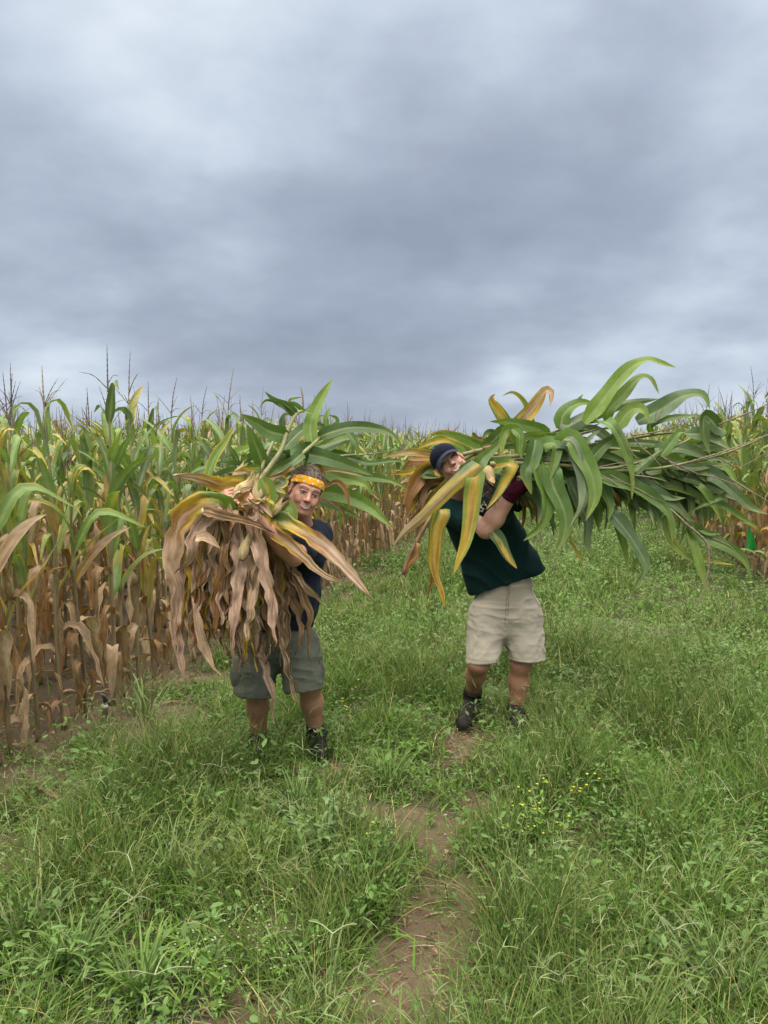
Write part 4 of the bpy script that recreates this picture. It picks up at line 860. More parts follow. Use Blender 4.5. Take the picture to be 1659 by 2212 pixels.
# shirt
v = Vol(np.array([.12, 3.85, .55]), np.array([1.25, 4.8, 1.62]), .0045)
hemL, hemR = W(1016, 1286, 4.30), W(1168, 1233, 4.30)
v.cone(W(1094, 1295, 4.34), waist, .182, .170, .06, ax=YX, q=.72); v.cone(waist, chest, .168, .168, .06, ax=YX, q=.76); v.cone(shL-[.01, 0, .02], shR+[.01, 0, -.01], .070, .070, .07); v.cone(chest, neck-[0, 0, .04], .13, .075, .05)
v.cone(W(1060, 1090, 4.30), W(1140, 1240, 4.32), .085, .10, .06)
for a, b, f_ in ((shR, elR, .62), (shL, elL, .7)):
    e_ = a+(b-a)*f_; v.cone(a, e_, .070, .080, .04, cap=(e_, b-a))
v.cone(neck-[0, 0, .03], HM.w(0, -.01, -.07), .074, .074, .012, 's')
hd = norm(hemR-hemL); v.cut((hemL+hemR)/2, np.array([hd[2]*1.0, -.08, -hd[0]]))
ms = cloth('shirt', v, (.007, .026, .025), pm, .0070, ((5, 14, 9, .9), (9, 9, 3.5, 1.0), (22, 22, 16, .3)), 61)
# white lettering and outline printed on the chest, laid over the cloth
bv = bvh_of(ms); co = Vector(cam.location)
def lay(pts, lift=.004):
    out = []
    for p_ in pts:
        d_ = (Vector(p_)-co).normalized(); h_ = bv.ray_cast(co, d_)
        if h_[0] is None: return None
        out.append(np.array(h_[0]-d_*lift))
    return np.array(out)
gp = Geo()
for pts, rr in (([(1037, 1072), (1042, 1073), (1046, 1068), (1050, 1066), (1053, 1064), (1056, 1060)], .0018), ([(1090, 1105), (1097, 1101), (1101, 1099), (1099, 1092), (1096, 1088)], .0018), ([(1072, 1118), (1082, 1111), (1090, 1105)], .0014)):
    L_ = lay([W(*p_, 4) for p_ in catmull(np.array([(a, b, 0) for a, b in pts], float), 12)[:, :2]])
    if L_ is not None: gp = Geo(); V, F = tube(L_, rr, 5); gp.add(V, F, np.array([.62, .64, .64])); link('printed_line', gp.mesh('printed_line'), M_plain, ms)
tcu = bpy.data.curves.new('print_text', 'FONT'); tcu.body = 'try'; tcu.size = 23; tcu.resolution_u = 3; tcu.offset = .35; to = bpy.data.objects.new('print_text', tcu); COL.objects.link(to); bpy.context.view_layer.update()
tm = bpy.data.meshes.new_from_object(to.evaluated_get(bpy.context.evaluated_depsgraph_get())); bpy.data.objects.remove(to)
tv = np.array([q.co[:] for q in tm.vertices]); ca_, sa_ = math.cos(math.radians(55)), math.sin(math.radians(55)); wv = []; ok = True
for q in tv:
    xx, yy = q[0]*.9, q[1]*1.0; wv.append(W(1040+xx*ca_-yy*sa_, 1108-(xx*sa_+yy*ca_), 4))
wv = lay(wv)
if wv is not None:
    fv_ = []
    for p_ in tm.polygons:
        ix = list(p_.vertices)
        for k_ in range(1, len(ix)-1): fv_.append([ix[0], ix[k_], ix[k_+1], ix[k_+1]])
    gp2 = bpy.data.meshes.new('lettering'); gp2.from_pydata([tuple(q) for q in wv], [], [tuple(p_.vertices) for p_ in tm.polygons]); a_ = gp2.color_attributes.new('Col', 'FLOAT_COLOR', 'POINT'); a_.data.foreach_set('color', np.tile([.62, .64, .64, 1.], len(wv)).astype(np.float32)); gp2.uv_layers.new(name='UV')
    link('lettering', gp2, M_plain, ms)
# khaki shorts
v = Vol(np.array([.30, 3.8, .25]), np.array([1.25, 4.75, 1.05]), .0045)
v.cone(W(1088, 1235, 4.34), W(1090, 1320, 4.34), .150, .180, .04, ax=YX, q=.74)
hR, hL = W(1043, 1428, 4.26), W(1138, 1424, 4.30)
v.cone(W(1052, 1330, 4.32), hR, .108, .098, .04, cap=(hR, np.array([.10, -.1, -1]))); v.cone(W(1128, 1325, 4.33), hL, .112, .106, .04, cap=(hL, np.array([0, -.1, -1])))
v.cut(W(1090, 1250, 4.3), np.array([-.25, 0, 1.]))
v.cone(W(1100, 1275, 4.15), W(1091, 1345, 4.18), .004, .002, .012, 's')
def khaki(V, N, C):
    k = np.clip(vnoise(V, 7, 71)*.9-.15, 0, 1)[:, None]*.5; C[:] = C*(1-k)+np.array([.26, .20, .13])*k
    for h_ in (hR, hL): z_ = V[:, 2]-h_[2]; C[(np.abs(z_-.028) < .0022) & (np.abs(V[:, 0]-h_[0]) < .118)] *= .72
    for (xa, ya, xb, yb) in ((1099, 1262, 1091, 1345), (1103, 1262, 1097, 1330), (1030, 1290, 1014, 1330), (1150, 1275, 1172, 1318)):
        A_, B_ = W(xa, ya, 4.2)[[0, 2]], W(xb, yb, 4.2)[[0, 2]]; q_ = V[:, [0, 2]]; t_ = np.clip(((q_-A_)@(B_-A_))/((B_-A_)@(B_-A_)), 0, 1); C[(np.linalg.norm(q_-A_-t_[:, None]*(B_-A_), axis=1) < .0028) & (V[:, 1] < 4.33)] *= .62
msht = cloth('shorts', v, (.43, .385, .31), pm, .0048, ((7, 12, 17, 1.0), (13, 13, 6, .6), (28, 30, 34, .35)), 71, None, khaki)
for (a, kn_, tx, ty, lift) in ((anR, knR, 998, 1581, 0), (anL, knL, 1121, 1590, 0)):
    v = Vol(a-.12, a+.16, .004); t_ = a+norm(kn_-a)*(.045 if a is anR else .06); v.cone(a-[0, 0, .04], t_, .046, .049, .01); v.cut(t_, norm(t_-a)); cloth('sock', v, (.016, .016, .018), pm, .002, ((8, 8, 60, 1),), 31)
    g0 = G(tx, ty); boot(pm, a+[0, 0, -.01], np.array([g0[0], g0[1], 0.0]), kn_, .15, (.018, .014, .014), wide=1.05)

# ------------------------------------------------------------------ cut corn: the two armfuls
MAPS = {'c1': (345.6, 795, .3125), 'c2': (414.8, 1209.7, .2292), 'c3': (812.2, 760.4, .2917), 'c4': (1123.3, 743.1, .3229), 'c5': (915.9, 1192.4, .2083),
        'z5': (760.4, 777.7, .16667), 'z6': (345.6, 907.3, .16667), 'z7': (1002.3, 1002.3, .10417), 'D': (0, 0, 1)}
def PW(cr, pts, Y0, Y1):
    a, b, k = MAPS[cr]; n = len(pts); return np.array([W(a+x*k, b+y*k, Y0+(Y1-Y0)*q/(n-1)) for q, (x, y) in enumerate(pts)])
# (a, b, c, edge, dry): how far a leaf has turned at its base, along it, at the midrib, at the rim
KINDS = {'g': (-.05, .26, .0, .0, None, 9), 'G': (.0, .30, .02, .05, None, 9), 'yc': (.10, .42, .28, -.1, None, 9), 'ye': (.12, .35, -.1, .35, None, 9), 'yt': (.02, .95, .16, 0, None, 9), 'ym': (.04, .78, .30, -.1, TAN, 9), 'y': (.42, .25, .06, -.1, ORG, 9),
         'yb': (.28, .75, .25, -.15, None, 9), 'ob': (.62, .35, .05, 0, np.array([.27, .125, .05]), 9), 't': (1.0, .2, 0, 0, TAN, 9), 't2': (.95, .2, 0, 0, TAN2, 9), 'tp': (1.0, .1, 0, 0, np.array([.50, .335, .245]), 9), 'gt': (.05, 1.5, .1, 0, np.array([.50, .345, .245]), 9)}
class Plant:
    def __init__(s, label, group, stalk, r0=.013, r1=.006, tassel=True, cutend=True):
        s.stalk = catmull(stalk, 40); s.r = (r0, r1); s.leaves = []; s.ears = []; s.label = label; s.group = group; s.tas = []; s.tassel = tassel
PL = {'w': [], 'm': []}
def plant(who, label, cr, pts, Y0, Y1, r0=.013, r1=.006, group=None): p = Plant(label, group, PW(cr, pts, Y0, Y1), r0, r1); PL[who].append(p); return p
def attach(who, base):
    best = None
    for p in PL[who]:
        d = np.linalg.norm(p.stalk-base, axis=1); i = d.argmin()
        if best is None or d[i] < best[0]: best = (d[i], p, i)
    return best
def L(who, cr, pts, Y0, Y1, wid, kind, tw=(0, 0), fold=.3, ruf=.12, ref=(0, -1, .15), pl=None, base=.45, tipw=2.1, n=20, join=True, crum=0, rf=4.5):
    P = PW(cr, pts, Y0, Y1); d, p, i = attach(who, P[0]); p = pl or p
    if join and .03 < d < .30:
        q = p.stalk[i]; 
        if np.dot(norm(P[0]-q), norm(P[1]-P[0])) > -.3: P = np.vstack([q, P])
    a, b, c, e, dry, top = KINDS[kind]; g = Geo()
    wid = wid*(.93 if who == 'm' and n >= 20 else .86)
    leaf(g, P, wid, n, 10 if n > 12 else 6, ref, tw, fold, ruf, rf, None, a, b, c, None, dry, e, base, tipw, top, crum)
    p.leaves.append((g, kind))
def tass(who, cr, pts, Y0, Y1, r=.0042, col=(.20, .155, .115)):
    P = PW(cr, pts, Y0, Y1); g = Geo(); spike(g, P, r, len(P), col, 40, 5); attach(who, P[0])[1].tas.append(g)
def ear(who, cr, A, B, Y0, Y1, rad, pl=None):
    P = PW(cr, [A, B], Y0, Y1); g = Geo(); make_ear(g, P[0], P[1], rad, int(A[0]) % 97, True); (pl or attach(who, P[0])[1]).ears.append(g)

GW = 'cut corn plants hugged by person with headband'; GM = 'cut corn plants carried on the shoulder'
# --- armful of the person with the headband
w1 = plant('w', 'cut corn plant with its pale round cut end facing out of the dry armful', 'c1', [(300, 992), (400, 985), (500, 950), (600, 860), (720, 735), (830, 580), (880, 440), (940, 320), (990, 295)], 3.24, 3.75, .017, .008)
w2 = plant('w', 'cut corn plant whose pale stalk passes just above the grey brown hair', 'c1', [(480, 1040), (600, 960), (760, 800), (920, 650), (1060, 525), (1125, 470), (1280, 405)], 3.30, 3.98, .014, .006)
w3 = plant('w', 'cut corn plant with long dark leaves sweeping out behind the headband', 'c1', [(520, 1060), (700, 900), (900, 760), (1080, 660), (1250, 610), (1400, 600)], 3.42, 4.10, .014, .006)
w4 = plant('w', 'cut corn plant with a grey green leaf standing up left of its stalk', 'c1', [(500, 1030), (590, 900), (690, 720), (760, 560), (830, 430), (900, 400)], 3.45, 3.85, .013, .006)
w5 = plant('w', 'cut corn plant with a yellow edged brown leaf pointing far left', 'c1', [(620, 1060), (600, 950), (560, 830), (540, 700), (560, 600)], 3.40, 3.75, .013, .006)
w6 = plant('w', 'cut corn plant with broad tan leaves draped over the left of the armful', 'c1', [(470, 1000), (420, 985), (370, 960), (345, 950)], 3.36, 3.34, .014, .010)
w7 = plant('w', 'cut corn plant with green yellow and tan leaves trailing below the navy sleeve', 'c1', [(560, 1040), (680, 1020), (800, 1000), (880, 900), (980, 800)], 3.36, 3.8, .013, .006)
w8 = plant('w', 'cut corn plant with the longest dry leaves, hanging down to the knees', 'c1', [(560, 980), (600, 1050), (640, 1120), (660, 1160)], 3.40, 3.42, .014, .012)
w9 = plant('w', 'cut corn plant with dry leaves hanging in front of the navy shirt', 'c1', [(610, 1000), (660, 1080), (720, 1140), (760, 1180)], 3.46, 3.48, .014, .012)
w10 = plant('w', 'cut corn plant with dry leaves hanging at the far left of the armful', 'c1', [(520, 1000), (460, 1060), (400, 1120), (380, 1150)], 3.42, 3.46, .014, .012)
L('w', 'c1', [(1055, 530), (1040, 400), (1085, 260), (1150, 140), (1200, 75)], 3.80, 3.9, .092, 'g', (.2, -.3), .35, pl=w2)
L('w', 'c1', [(945, 330), (880, 265), (800, 225), (722, 160)], 3.7, 3.6, .06, 'g', (0, .5), .4, pl=w1)
L('w', 'c1', [(850, 260), (780, 225), (725, 225), (682, 285)], 3.66, 3.6, .03, 'G', (.5, .8), .5, pl=w1)
L('w', 'c1', [(885, 470), (760, 440), (660, 380), (555, 318)], 3.62, 3.5, .10, 'g', (.15, -.2), .3, pl=w1)
L('w', 'c1', [(715, 690), (690, 600), (640, 480), (598, 385)], 3.66, 3.6, .098, 'g', (.2, .1), .3, pl=w4)
L('w', 'c1', [(880, 455), (850, 380), (868, 325), (905, 330)], 3.74, 3.7, .05, 'G', (.8, .2), .5, pl=w4)
L('w', 'c1', [(890, 520), (1000, 420), (1100, 400), (1160, 420)], 3.9, 4.0, .09, 'G', (.4, 0), .3, pl=w4)
L('w', 'c1', [(850, 560), (940, 480), (1050, 450), (1100, 430)], 3.95, 4.05, .08, 'yt', (.1, 0), .3, pl=w4)
L('w', 'c1', [(1000, 300), (950, 255), (900, 225), (985, 200)], 3.75, 3.7, .035, 'g', (.6, .2), .5, pl=w1)
L('w', 'c1', [(960, 310), (1010, 300), (1060, 320)], 3.8, 3.8, .035, 'g', (.6, .2), .4, pl=w1)
L('w', 'c1', [(1128, 465), (1300, 415), (1480, 418), (1600, 455), (1670, 540)], 3.82, 3.75, .088, 'G', (.35, .0), .35, pl=w2)
L('w', 'c1', [(1010, 590), (1150, 550), (1280, 500), (1365, 490)], 3.95, 4.05, .10, 'g', (.3, .3), .35, pl=w2)
L('w', 'c1', [(1290, 430), (1350, 520), (1370, 620)], 3.98, 3.95, .05, 'g', (.2, .4), .35, pl=w2)
L('w', 'c1', [(1160, 420), (1150, 350), (1165, 300), (1185, 270)], 3.98, 4.0, .055, 'g', (.3, .4), .4, pl=w2)
L('w', 'c1', [(1190, 405), (1228, 375), (1215, 340), (1165, 325)], 4.0, 4.0, .03, 'G', (.3, .4), .4, pl=w2)
L('w', 'c1', [(975, 595), (1090, 610), (1230, 650), (1390, 705), (1475, 745)], 3.78, 3.86, .120, 'g', (.25, -.1), .35, pl=w2)
L('w', 'c1', [(870, 600), (700, 590), (560, 640), (420, 660)], 3.75, 3.8, .06, 'g', (.6, .3), .35, pl=w4)
L('w', 'c1', [(1080, 690), (1260, 760), (1410, 800), (1470, 885)], 3.95, 3.95, .095, 'g', (.1, .3), .35, pl=w3)
L('w', 'c1', [(1090, 850), (1290, 885), (1450, 960), (1545, 1045), (1615, 1110)], 3.95, 3.85, .115, 'g', (.15, -.2), .4, pl=w3)
L('w', 'c1', [(1150, 720), (1350, 745), (1600, 780), (1720, 850)], 4.05, 4.05, .075, 'g', (.3, .1), .4, pl=w3)
L('w', 'c1', [(1300, 620), (1450, 660), (1600, 640), (1700, 650)], 4.08, 4.1, .05, 'G', (.5, .2), .4, pl=w3)
L('w', 'c1', [(1090, 705), (1200, 705), (1310, 725), (1410, 748)], 3.9, 3.95, .028, 't', (.1, .2), .4, pl=w3)
L('w', 'c1', [(1140, 815), (1220, 790), (1280, 850), (1300, 950), (1270, 1020)], 3.86, 3.84, .05, 'ob', (.2, .9), .5, .3, pl=w3)
L('w', 'c1', [(1080, 880), (1180, 925), (1260, 1000), (1290, 1100)], 4.0, 3.98, .05, 't2', (.2, .9), .5, .3, pl=w3)
L('w', 'c1', [(1080, 900), (1200, 960), (1330, 1010), (1400, 1060)], 4.05, 4.0, .06, 'G', (.2, .3), .5, .1, pl=w3)
L('w', 'c1', [(545, 820), (420, 805), (300, 765), (180, 742), (88, 740)], 3.45, 3.3, .115, 'yb', (-.1, .7), .25, .2, pl=w5, crum=.006)
L('w', 'c1', [(390, 960), (310, 868), (220, 900), (150, 990), (140, 1040)], 3.30, 3.32, .075, 'yb', (.9, .0), .6, .2, pl=w6)
L('w', 'c1', [(400, 950), (270, 950), (170, 1040), (95, 1210), (90, 1420), (150, 1610)], 3.28, 3.26, .150, 'gt', (-.1, .3), .25, .22, pl=w6, crum=.012, base=.8)
L('w', 'c1', [(400, 1000), (300, 1060), (240, 1180), (190, 1330), (100, 1420)], 3.25, 3.22, .105, 'tp', (.1, .6), .3, .3, pl=w6, crum=.014, base=.7)
L('w', 'c1', [(330, 985), (470, 1025), (640, 1070), (800, 1142)], 3.20, 3.22, .055, 't2', (.2, -.4), .3, .2, pl=w1, crum=.006, base=.8)
L('w', 'c1', [(780, 1050), (900, 1090), (1020, 1160), (1180, 1280), (1300, 1400), (1400, 1510), (1475, 1595)], 3.45, 3.25, .105, 'gt', (.5, .2), .4, .22, pl=w7, crum=.008)
L('w', 'c1', [(760, 1085), (870, 1190), (985, 1300), (1120, 1420), (1290, 1495)], 3.42, 3.3, .095, 'yb', (.4, .0), .4, .2, pl=w7, crum=.006)
L('w', 'c1', [(700, 760), (745, 870), (745, 980), (730, 1085)], 3.36, 3.40, .105, 'yc', (.3, .1), .45, pl=w2, join=False)
L('w', 'c1', [(900, 655), (800, 700), (735, 800), (720, 900)], 3.5, 3.45, .075, 'g', (.4, .1), .5, pl=w2)
L('w', 'c1', [(820, 960), (900, 960), (930, 1040), (900, 1100)], 3.5, 3.5, .08, 'g', (.2, .1), .3, pl=w7)
L('w', 'c1', [(905, 690), (820, 740), (745, 770), (760, 825), (845, 832)], 3.48, 3.42, .035, 'ob', (.7, .1), .5, .3, pl=w2)
L('w', 'c1', [(850, 790), (800, 820), (870, 870)], 3.5, 3.46, .07, 'ye', (.3, .1), .3, .2, pl=w2)
L('w', 'c1', [(555, 705), (530, 620), (500, 570), (465, 520)], 3.7, 3.7, .058, 'g', (.6, .3), .4, pl=w5)
L('w', 'c1', [(600, 640), (540, 590), (600, 560), (640, 520)], 3.75, 3.75, .08, 'g', (.3, .3), .4, pl=w5)
L('w', 'c1', [(640, 665), (520, 655), (410, 652)], 3.7, 3.6, .035, 'g', (.5, .3), .4, pl=w5)
L('w', 'c1', [(520, 700), (420, 720), (330, 760)], 3.6, 3.6, .04, 'g', (.5, .3), .4, pl=w5)
L('w', 'c1', [(330, 740), (385, 610), (455, 505), (520, 390)], 3.55, 3.6, .065, 'ye', (.2, .1), .4, pl=w5, join=False)
L('w', 'c1', [(700, 690), (600, 700), (500, 720)], 3.5, 3.45, .06, 'yc', (.5, .3), .4, pl=w5)
L('w', 'c1', [(620, 735), (540, 720), (470, 722)], 3.42, 3.4, .03, 't', (.3, .3), .4, pl=w5)
L('w', 'c1', [(660, 920), (720, 960), (780, 1035)], 3.27, 3.25, .04, 't', (.2, .2), .3, .2, pl=w8, base=.9, tipw=6)
L('w', 'c1', [(560, 945), (640, 930), (700, 960)], 3.26, 3.24, .03, 'ob', (.3, .8), .4, .3, pl=w8)
L('w', 'c1', [(690, 1000), (695, 1080), (700, 1160), (720, 1250)], 3.33, 3.3, .02, 't', (.3, .8), .4, .3, pl=w9)
L('w', 'c1', [(230, 1290), (290, 1340), (330, 1380)], 3.34, 3.3, .06, 'yc', (.3, .3), .4, .1, pl=w10, join=False, base=.9)
L('w', 'c1', [(250, 1170), (320, 1170), (415, 1245)], 3.18, 3.16, .055, 't', (.3, .3), .3, .2, pl=w10, join=False, base=.9)
L('w', 'c1', [(380, 1230), (300, 1290), (240, 1330)], 3.42, 3.4, .06, 'G', (.3, .3), .3, .2, pl=w10)
for (k_, pl_, pts, wd, y0, tw_) in (('tp', w10, [(455, 1100), (415, 1160), (395, 1250), (383, 1350), (402, 1472)], .10, 3.32, .5), ('t', w10, [(470, 1100), (448, 1200), (425, 1300), (440, 1400), (472, 1460)], .09, 3.26, .6), ('t2', w8, [(500, 1110), (480, 1220), (468, 1320), (500, 1425)], .08, 3.28, -.5),
    ('tp', w8, [(512, 1110), (522, 1220), (510, 1300), (500, 1440)], .085, 3.24, .4), ('t', w8, [(545, 1120), (552, 1210), (545, 1300), (533, 1390)], .09, 3.25, -.3), ('t', w9, [(560, 1120), (585, 1220), (602, 1300), (612, 1380), (625, 1480), (648, 1522)], .085, 3.30, .5),
    ('tp', w8, [(560, 1160), (572, 1250), (560, 1340), (566, 1420), (585, 1490), (590, 1562)], .085, 3.28, .6), ('t2', w9, [(590, 1130), (625, 1225), (652, 1275), (670, 1330), (664, 1400), (673, 1432)], .07, 3.38, .5), ('t', w9, [(590, 1150), (640, 1235), (675, 1285), (698, 1310)], .06, 3.42, .3),
    ('t2', w9, [(580, 1130), (602, 1240), (616, 1330), (622, 1430), (648, 1492)], .075, 3.34, -.4), ('tp', w10, [(430, 1090), (392, 1150), (366, 1230), (378, 1300)], .10, 3.34, .2), ('ob', w8, [(520, 1180), (530, 1290), (545, 1390), (575, 1440)], .06, 3.40, .8),
    ('t2', w9, [(600, 1160), (630, 1280), (648, 1350), (638, 1420)], .065, 3.40, .8), ('tp', w8, [(540, 1120), (560, 1180), (580, 1260), (590, 1350), (600, 1400)], .09, 3.22, .3), ('t', w10, [(470, 1180), (470, 1280), (440, 1370), (435, 1440)], .08, 3.36, -.6)):
    if pts[0][0] > 552: y0 = max(y0, 3.56)
    L('w', 'D', pts, y0+.05, y0, wd, k_, (-tw_, tw_), .45, .35, pl=pl_, crum=.019, base=.6, join=False, rf=6)
rr = np.random.default_rng(17)
for q in range(135):
    bx = rr.uniform(428, 590); by = 1085+rr.uniform(0, 80)+abs(bx-520)*.1; dx = (bx-525)*rr.uniform(.1, .75)+rr.normal(0, 16); ln = rr.uniform(170, 330)*(1-.0012*abs(bx-540)); y0 = rr.uniform(3.28, 3.50) if bx < 545 else rr.uniform(3.54, 3.68)
    ex = min(max(bx+dx, 370), 612); ey = by+ln
    pts = [(bx, by), (bx+(ex-bx)*.35+rr.normal(0, 8), by+ln*.3), (bx+(ex-bx)*.7+rr.normal(0, 10), by+ln*.62), (ex+rr.normal(0, 8), by+ln*.85), (ex+rr.normal(0, 10), ey)]
    L('w', 'D', pts, y0, y0+rr.normal(0, .03), rr.uniform(.035, .08), ('t', 't2', 'tp', 'ob', 't2', 'tp', 'y')[int(rr.integers(0, 7)) if q % 6 else 6], (rr.normal(0, .7), rr.normal(0, .9)), rr.uniform(.3, .9), .35, pl=(w8, w9, w10)[int(rr.integers(3))], crum=.019, join=False, n=20, rf=6)
for q in range(16):                          # the crumpled ruff of broken leaf bases around the hands
    bx = rr.uniform(485, 575); by = rr.uniform(1075, 1110); a_ = rr.uniform(-2.6, -.2) if q % 2 else rr.uniform(.2, 2.9); ln = rr.uniform(22, 48)
    L('w', 'D', [(bx, by), (bx+math.cos(a_)*ln*.5, by+math.sin(a_)*ln*.5), (bx+math.cos(a_+.5)*ln, by+math.sin(a_+.5)*ln)], 3.27, 3.24+rr.normal(0, .02), rr.uniform(.025, .05), ('t', 'y', 'ob', 'tp', 't')[q % 5], (rr.normal(0, .8), rr.normal(0, .8)), .6, .4, pl=(w8, w9, w5)[q % 3], join=False, n=9, crum=.008)
for q in range(9):                           # green ones filling the back of the armful
    a_ = rr.uniform(-1.0, .5); bx = rr.uniform(560, 700); by = rr.uniform(985, 1030)
    L('w', 'D', [(bx, by), (bx+50*math.cos(a_), by+50*math.sin(a_)), (bx+110*math.cos(a_+.2), by+110*math.sin(a_+.2)), (bx+150*math.cos(a_+.5), by+150*math.sin(a_+.5))], 4.0, 4.15, rr.uniform(.06, .09), 'g', (rr.normal(0, .5), rr.normal(0, .5)), .35, pl=(w3, w2)[q % 2], join=False)
ear('w', 'c1', (515, 890), (655, 785), 3.36, 3.42, .034, w5); ear('w', 'c1', (668, 925), (685, 770), 3.33, 3.40, .025, w1); ear('w', 'c1', (770, 1020), (845, 930), 3.44, 3.48, .022, w7); ear('w', 'c1', (520, 770), (575, 690), 3.5, 3.55, .028, w4); ear('w', 'c1', (500, 1110), (560, 1010), 3.34, 3.30, .024, w8); ear('w', 'c1', (560, 1330), (600, 1190), 3.22, 3.26, .024, w9)
tass('w', 'c1', [(990, 295), (988, 240), (985, 190), (972, 130)], 3.75, 3.75, .0045, (.26, .20, .15)); tass('w', 'c1', [(990, 290), (1030, 270), (1045, 240)], 3.76, 3.76, .002, (.26, .20, .15))
tass('w', 'c1', [(1280, 405), (1180, 400), (1140, 430)], 3.98, 3.96, .003); tass('w', 'c1', [(1400, 600), (1500, 590), (1650, 560)], 4.1, 4.1, .003)

# --- armful of the person with the cap
m1 = plant('m', 'cut corn plant whose woody stalk runs along the top of the shouldered bundle', 'c3', [(640, 760), (760, 730), (900, 700), (1120, 660), (1240, 620), (1380, 570), (1520, 525), (1650, 512)], 4.35, 4.05, .012, .006)
m2 = plant('m', 'cut corn plant crossing in front of the neck, its tassel far right', 'c3', [(560, 960), (660, 905), (750, 872), (900, 822), (1010, 802), (1200, 800), (1400, 835), (1500, 850), (1750, 860), (2060, 780), (2330, 640)], 4.20, 3.80, .014, .005)
m3 = plant('m', 'cut corn plant with its bent brown butt hanging left of the chest', 'c3', [(205, 1650), (235, 1545), (290, 1430), (380, 1265), (450, 1180), (560, 1010), (700, 900), (1000, 860), (1400, 900)], 3.98, 4.15, .013, .009)
m4 = plant('m', 'cut corn plant with tall arching leaves rising highest from the bundle', 'c4', [(-250, 700), (0, 660), (200, 620), (420, 535), (560, 520), (662, 535)], 4.20, 4.02, .012, .005)
m5 = plant('m', 'cut corn plant with wide leaves hanging in front of the red glove', 'c4', [(-300, 780), (0, 745), (200, 730), (400, 720), (600, 700), (800, 720)], 4.02, 3.92, .012, .006)
m6 = plant('m', 'cut corn plant with long leaves drooping at the middle of the bundle', 'c4', [(-200, 800), (100, 800), (400, 820), (650, 845), (850, 840), (1100, 800), (1400, 720), (1700, 590)], 3.98, 3.75, .012, .004)
m7 = plant('m', 'cut corn plant with a drooping pale tassel stalk at lower right', 'c4', [(0, 850), (300, 860), (600, 900), (850, 1000), (1000, 1100), (1110, 1200)], 4.05, 3.80, .012, .005)
m8 = plant('m', 'cut corn plant with its tassel reaching out right above the far corn', 'c4', [(0, 700), (400, 680), (700, 640), (950, 600), (1200, 580), (1350, 535)], 4.15, 3.95, .012, .004)
m9 = plant('m', 'cut corn plant with yellow and brown leaves spread left behind the cap', 'c3', [(900, 760), (760, 745), (640, 800), (520, 850), (420, 850)], 4.45, 4.50, .013, .012)
m10 = plant('m', 'cut corn plant with orange dry leaves showing below the red glove', 'c3', [(900, 860), (1050, 930), (1200, 960), (1400, 950), (1700, 930)], 4.28, 4.15, .012, .006)
m11 = plant('m', 'cut corn plant with green leaves fanned out flat at far right', 'c4', [(100, 880), (500, 860), (900, 900), (1200, 960), (1450, 1050)], 4.15, 3.95, .012, .005)
m12 = plant('m', 'cut corn plant with leaves hanging steeply below the bundle', 'c4', [(0, 900), (300, 930), (500, 980), (620, 1080)], 4.0, 3.92, .012, .006)
m = 'm'
L(m, 'c3', [(960, 560), (945, 500), (895, 420), (855, 350), (882, 308)], 4.2, 4.15, .085, 'yc', (.1, .2), .35, pl=m1, base=.8, tipw=5)
L(m, 'c3', [(1130, 460), (1110, 385), (1060, 322), (1000, 297), (932, 327)], 4.2, 4.15, .045, 'ye', (.3, .6), .35, pl=m1)
L(m, 'c3', [(1060, 530), (1150, 430), (1220, 325), (1262, 280), (1300, 305), (1290, 405)], 4.18, 4.1, .100, 'yb', (.3, -.2), .3, .15, pl=m1, tipw=2.6)
L(m, 'c3', [(1240, 600), (1110, 545), (980, 518), (838, 514)], 4.1, 4.0, .095, 'g', (.1, .3), .3, pl=m1)
L(m, 'c3', [(1040, 695), (940, 700), (860, 680), (780, 692)], 4.02, 4.0, .055, 'g', (.1, .4), .35, pl=m1)
L(m, 'c3', [(1060, 640), (1015, 575), (955, 585), (930, 680), (928, 780)], 4.0, 3.94, .085, 'G', (.4, .2), .35, pl=m5)
L(m, 'c3', [(1010, 570), (1060, 620), (1060, 720), (1085, 800)], 3.96, 3.93, .06, 'g', (.3, .0), .35, pl=m5)
L(m, 'c3', [(1180, 650), (1170, 720), (1140, 830), (1110, 900), (1155, 1060)], 3.92, 3.86, .105, 'G', (.3, -.2), .35, pl=m5, base=.7)
L(m, 'c3', [(1220, 700), (1290, 675), (1335, 700), (1320, 810), (1285, 955)], 3.93, 3.86, .092, 'g', (.5, .0), .35, pl=m5)
L(m, 'c3', [(1390, 660), (1440, 640), (1500, 740), (1570, 850), (1610, 960), (1615, 1090), (1550, 1255)], 3.90, 3.78, .125, 'G', (.3, -.3), .4, .15, pl=m5, tipw=2.6)
L(m, 'c3', [(1380, 650), (1470, 680), (1530, 860), (1550, 1010), (1530, 1140), (1435, 1305)], 3.88, 3.76, .115, 'G', (-.2, .3), .4, .15, pl=m5)
L(m, 'c3', [(1200, 820), (1225, 950), (1270, 1080), (1235, 1260), (1090, 1400)], 3.9, 3.82, .115, 'G', (.2, .5), .4, .12, pl=m6, base=.7)
L(m, 'c3', [(1290, 880), (1310, 990), (1370, 1120), (1405, 1240), (1385, 1370), (1325, 1495)], 3.88, 3.8, .125, 'g', (.2, -.2), .4, .12, pl=m6, base=.6, tipw=2.4)
L(m, 'c3', [(1430, 930), (1490, 1080), (1560, 1250), (1555, 1400), (1605, 1525)], 3.95, 3.9, .11, 'g', (.2, .5), .4, .12, pl=m12)
L(m, 'c3', [(1350, 900), (1390, 1000), (1430, 1130), (1420, 1270)], 3.98, 3.95, .10, 'g', (-.3, .5), .4, .12, pl=m12)
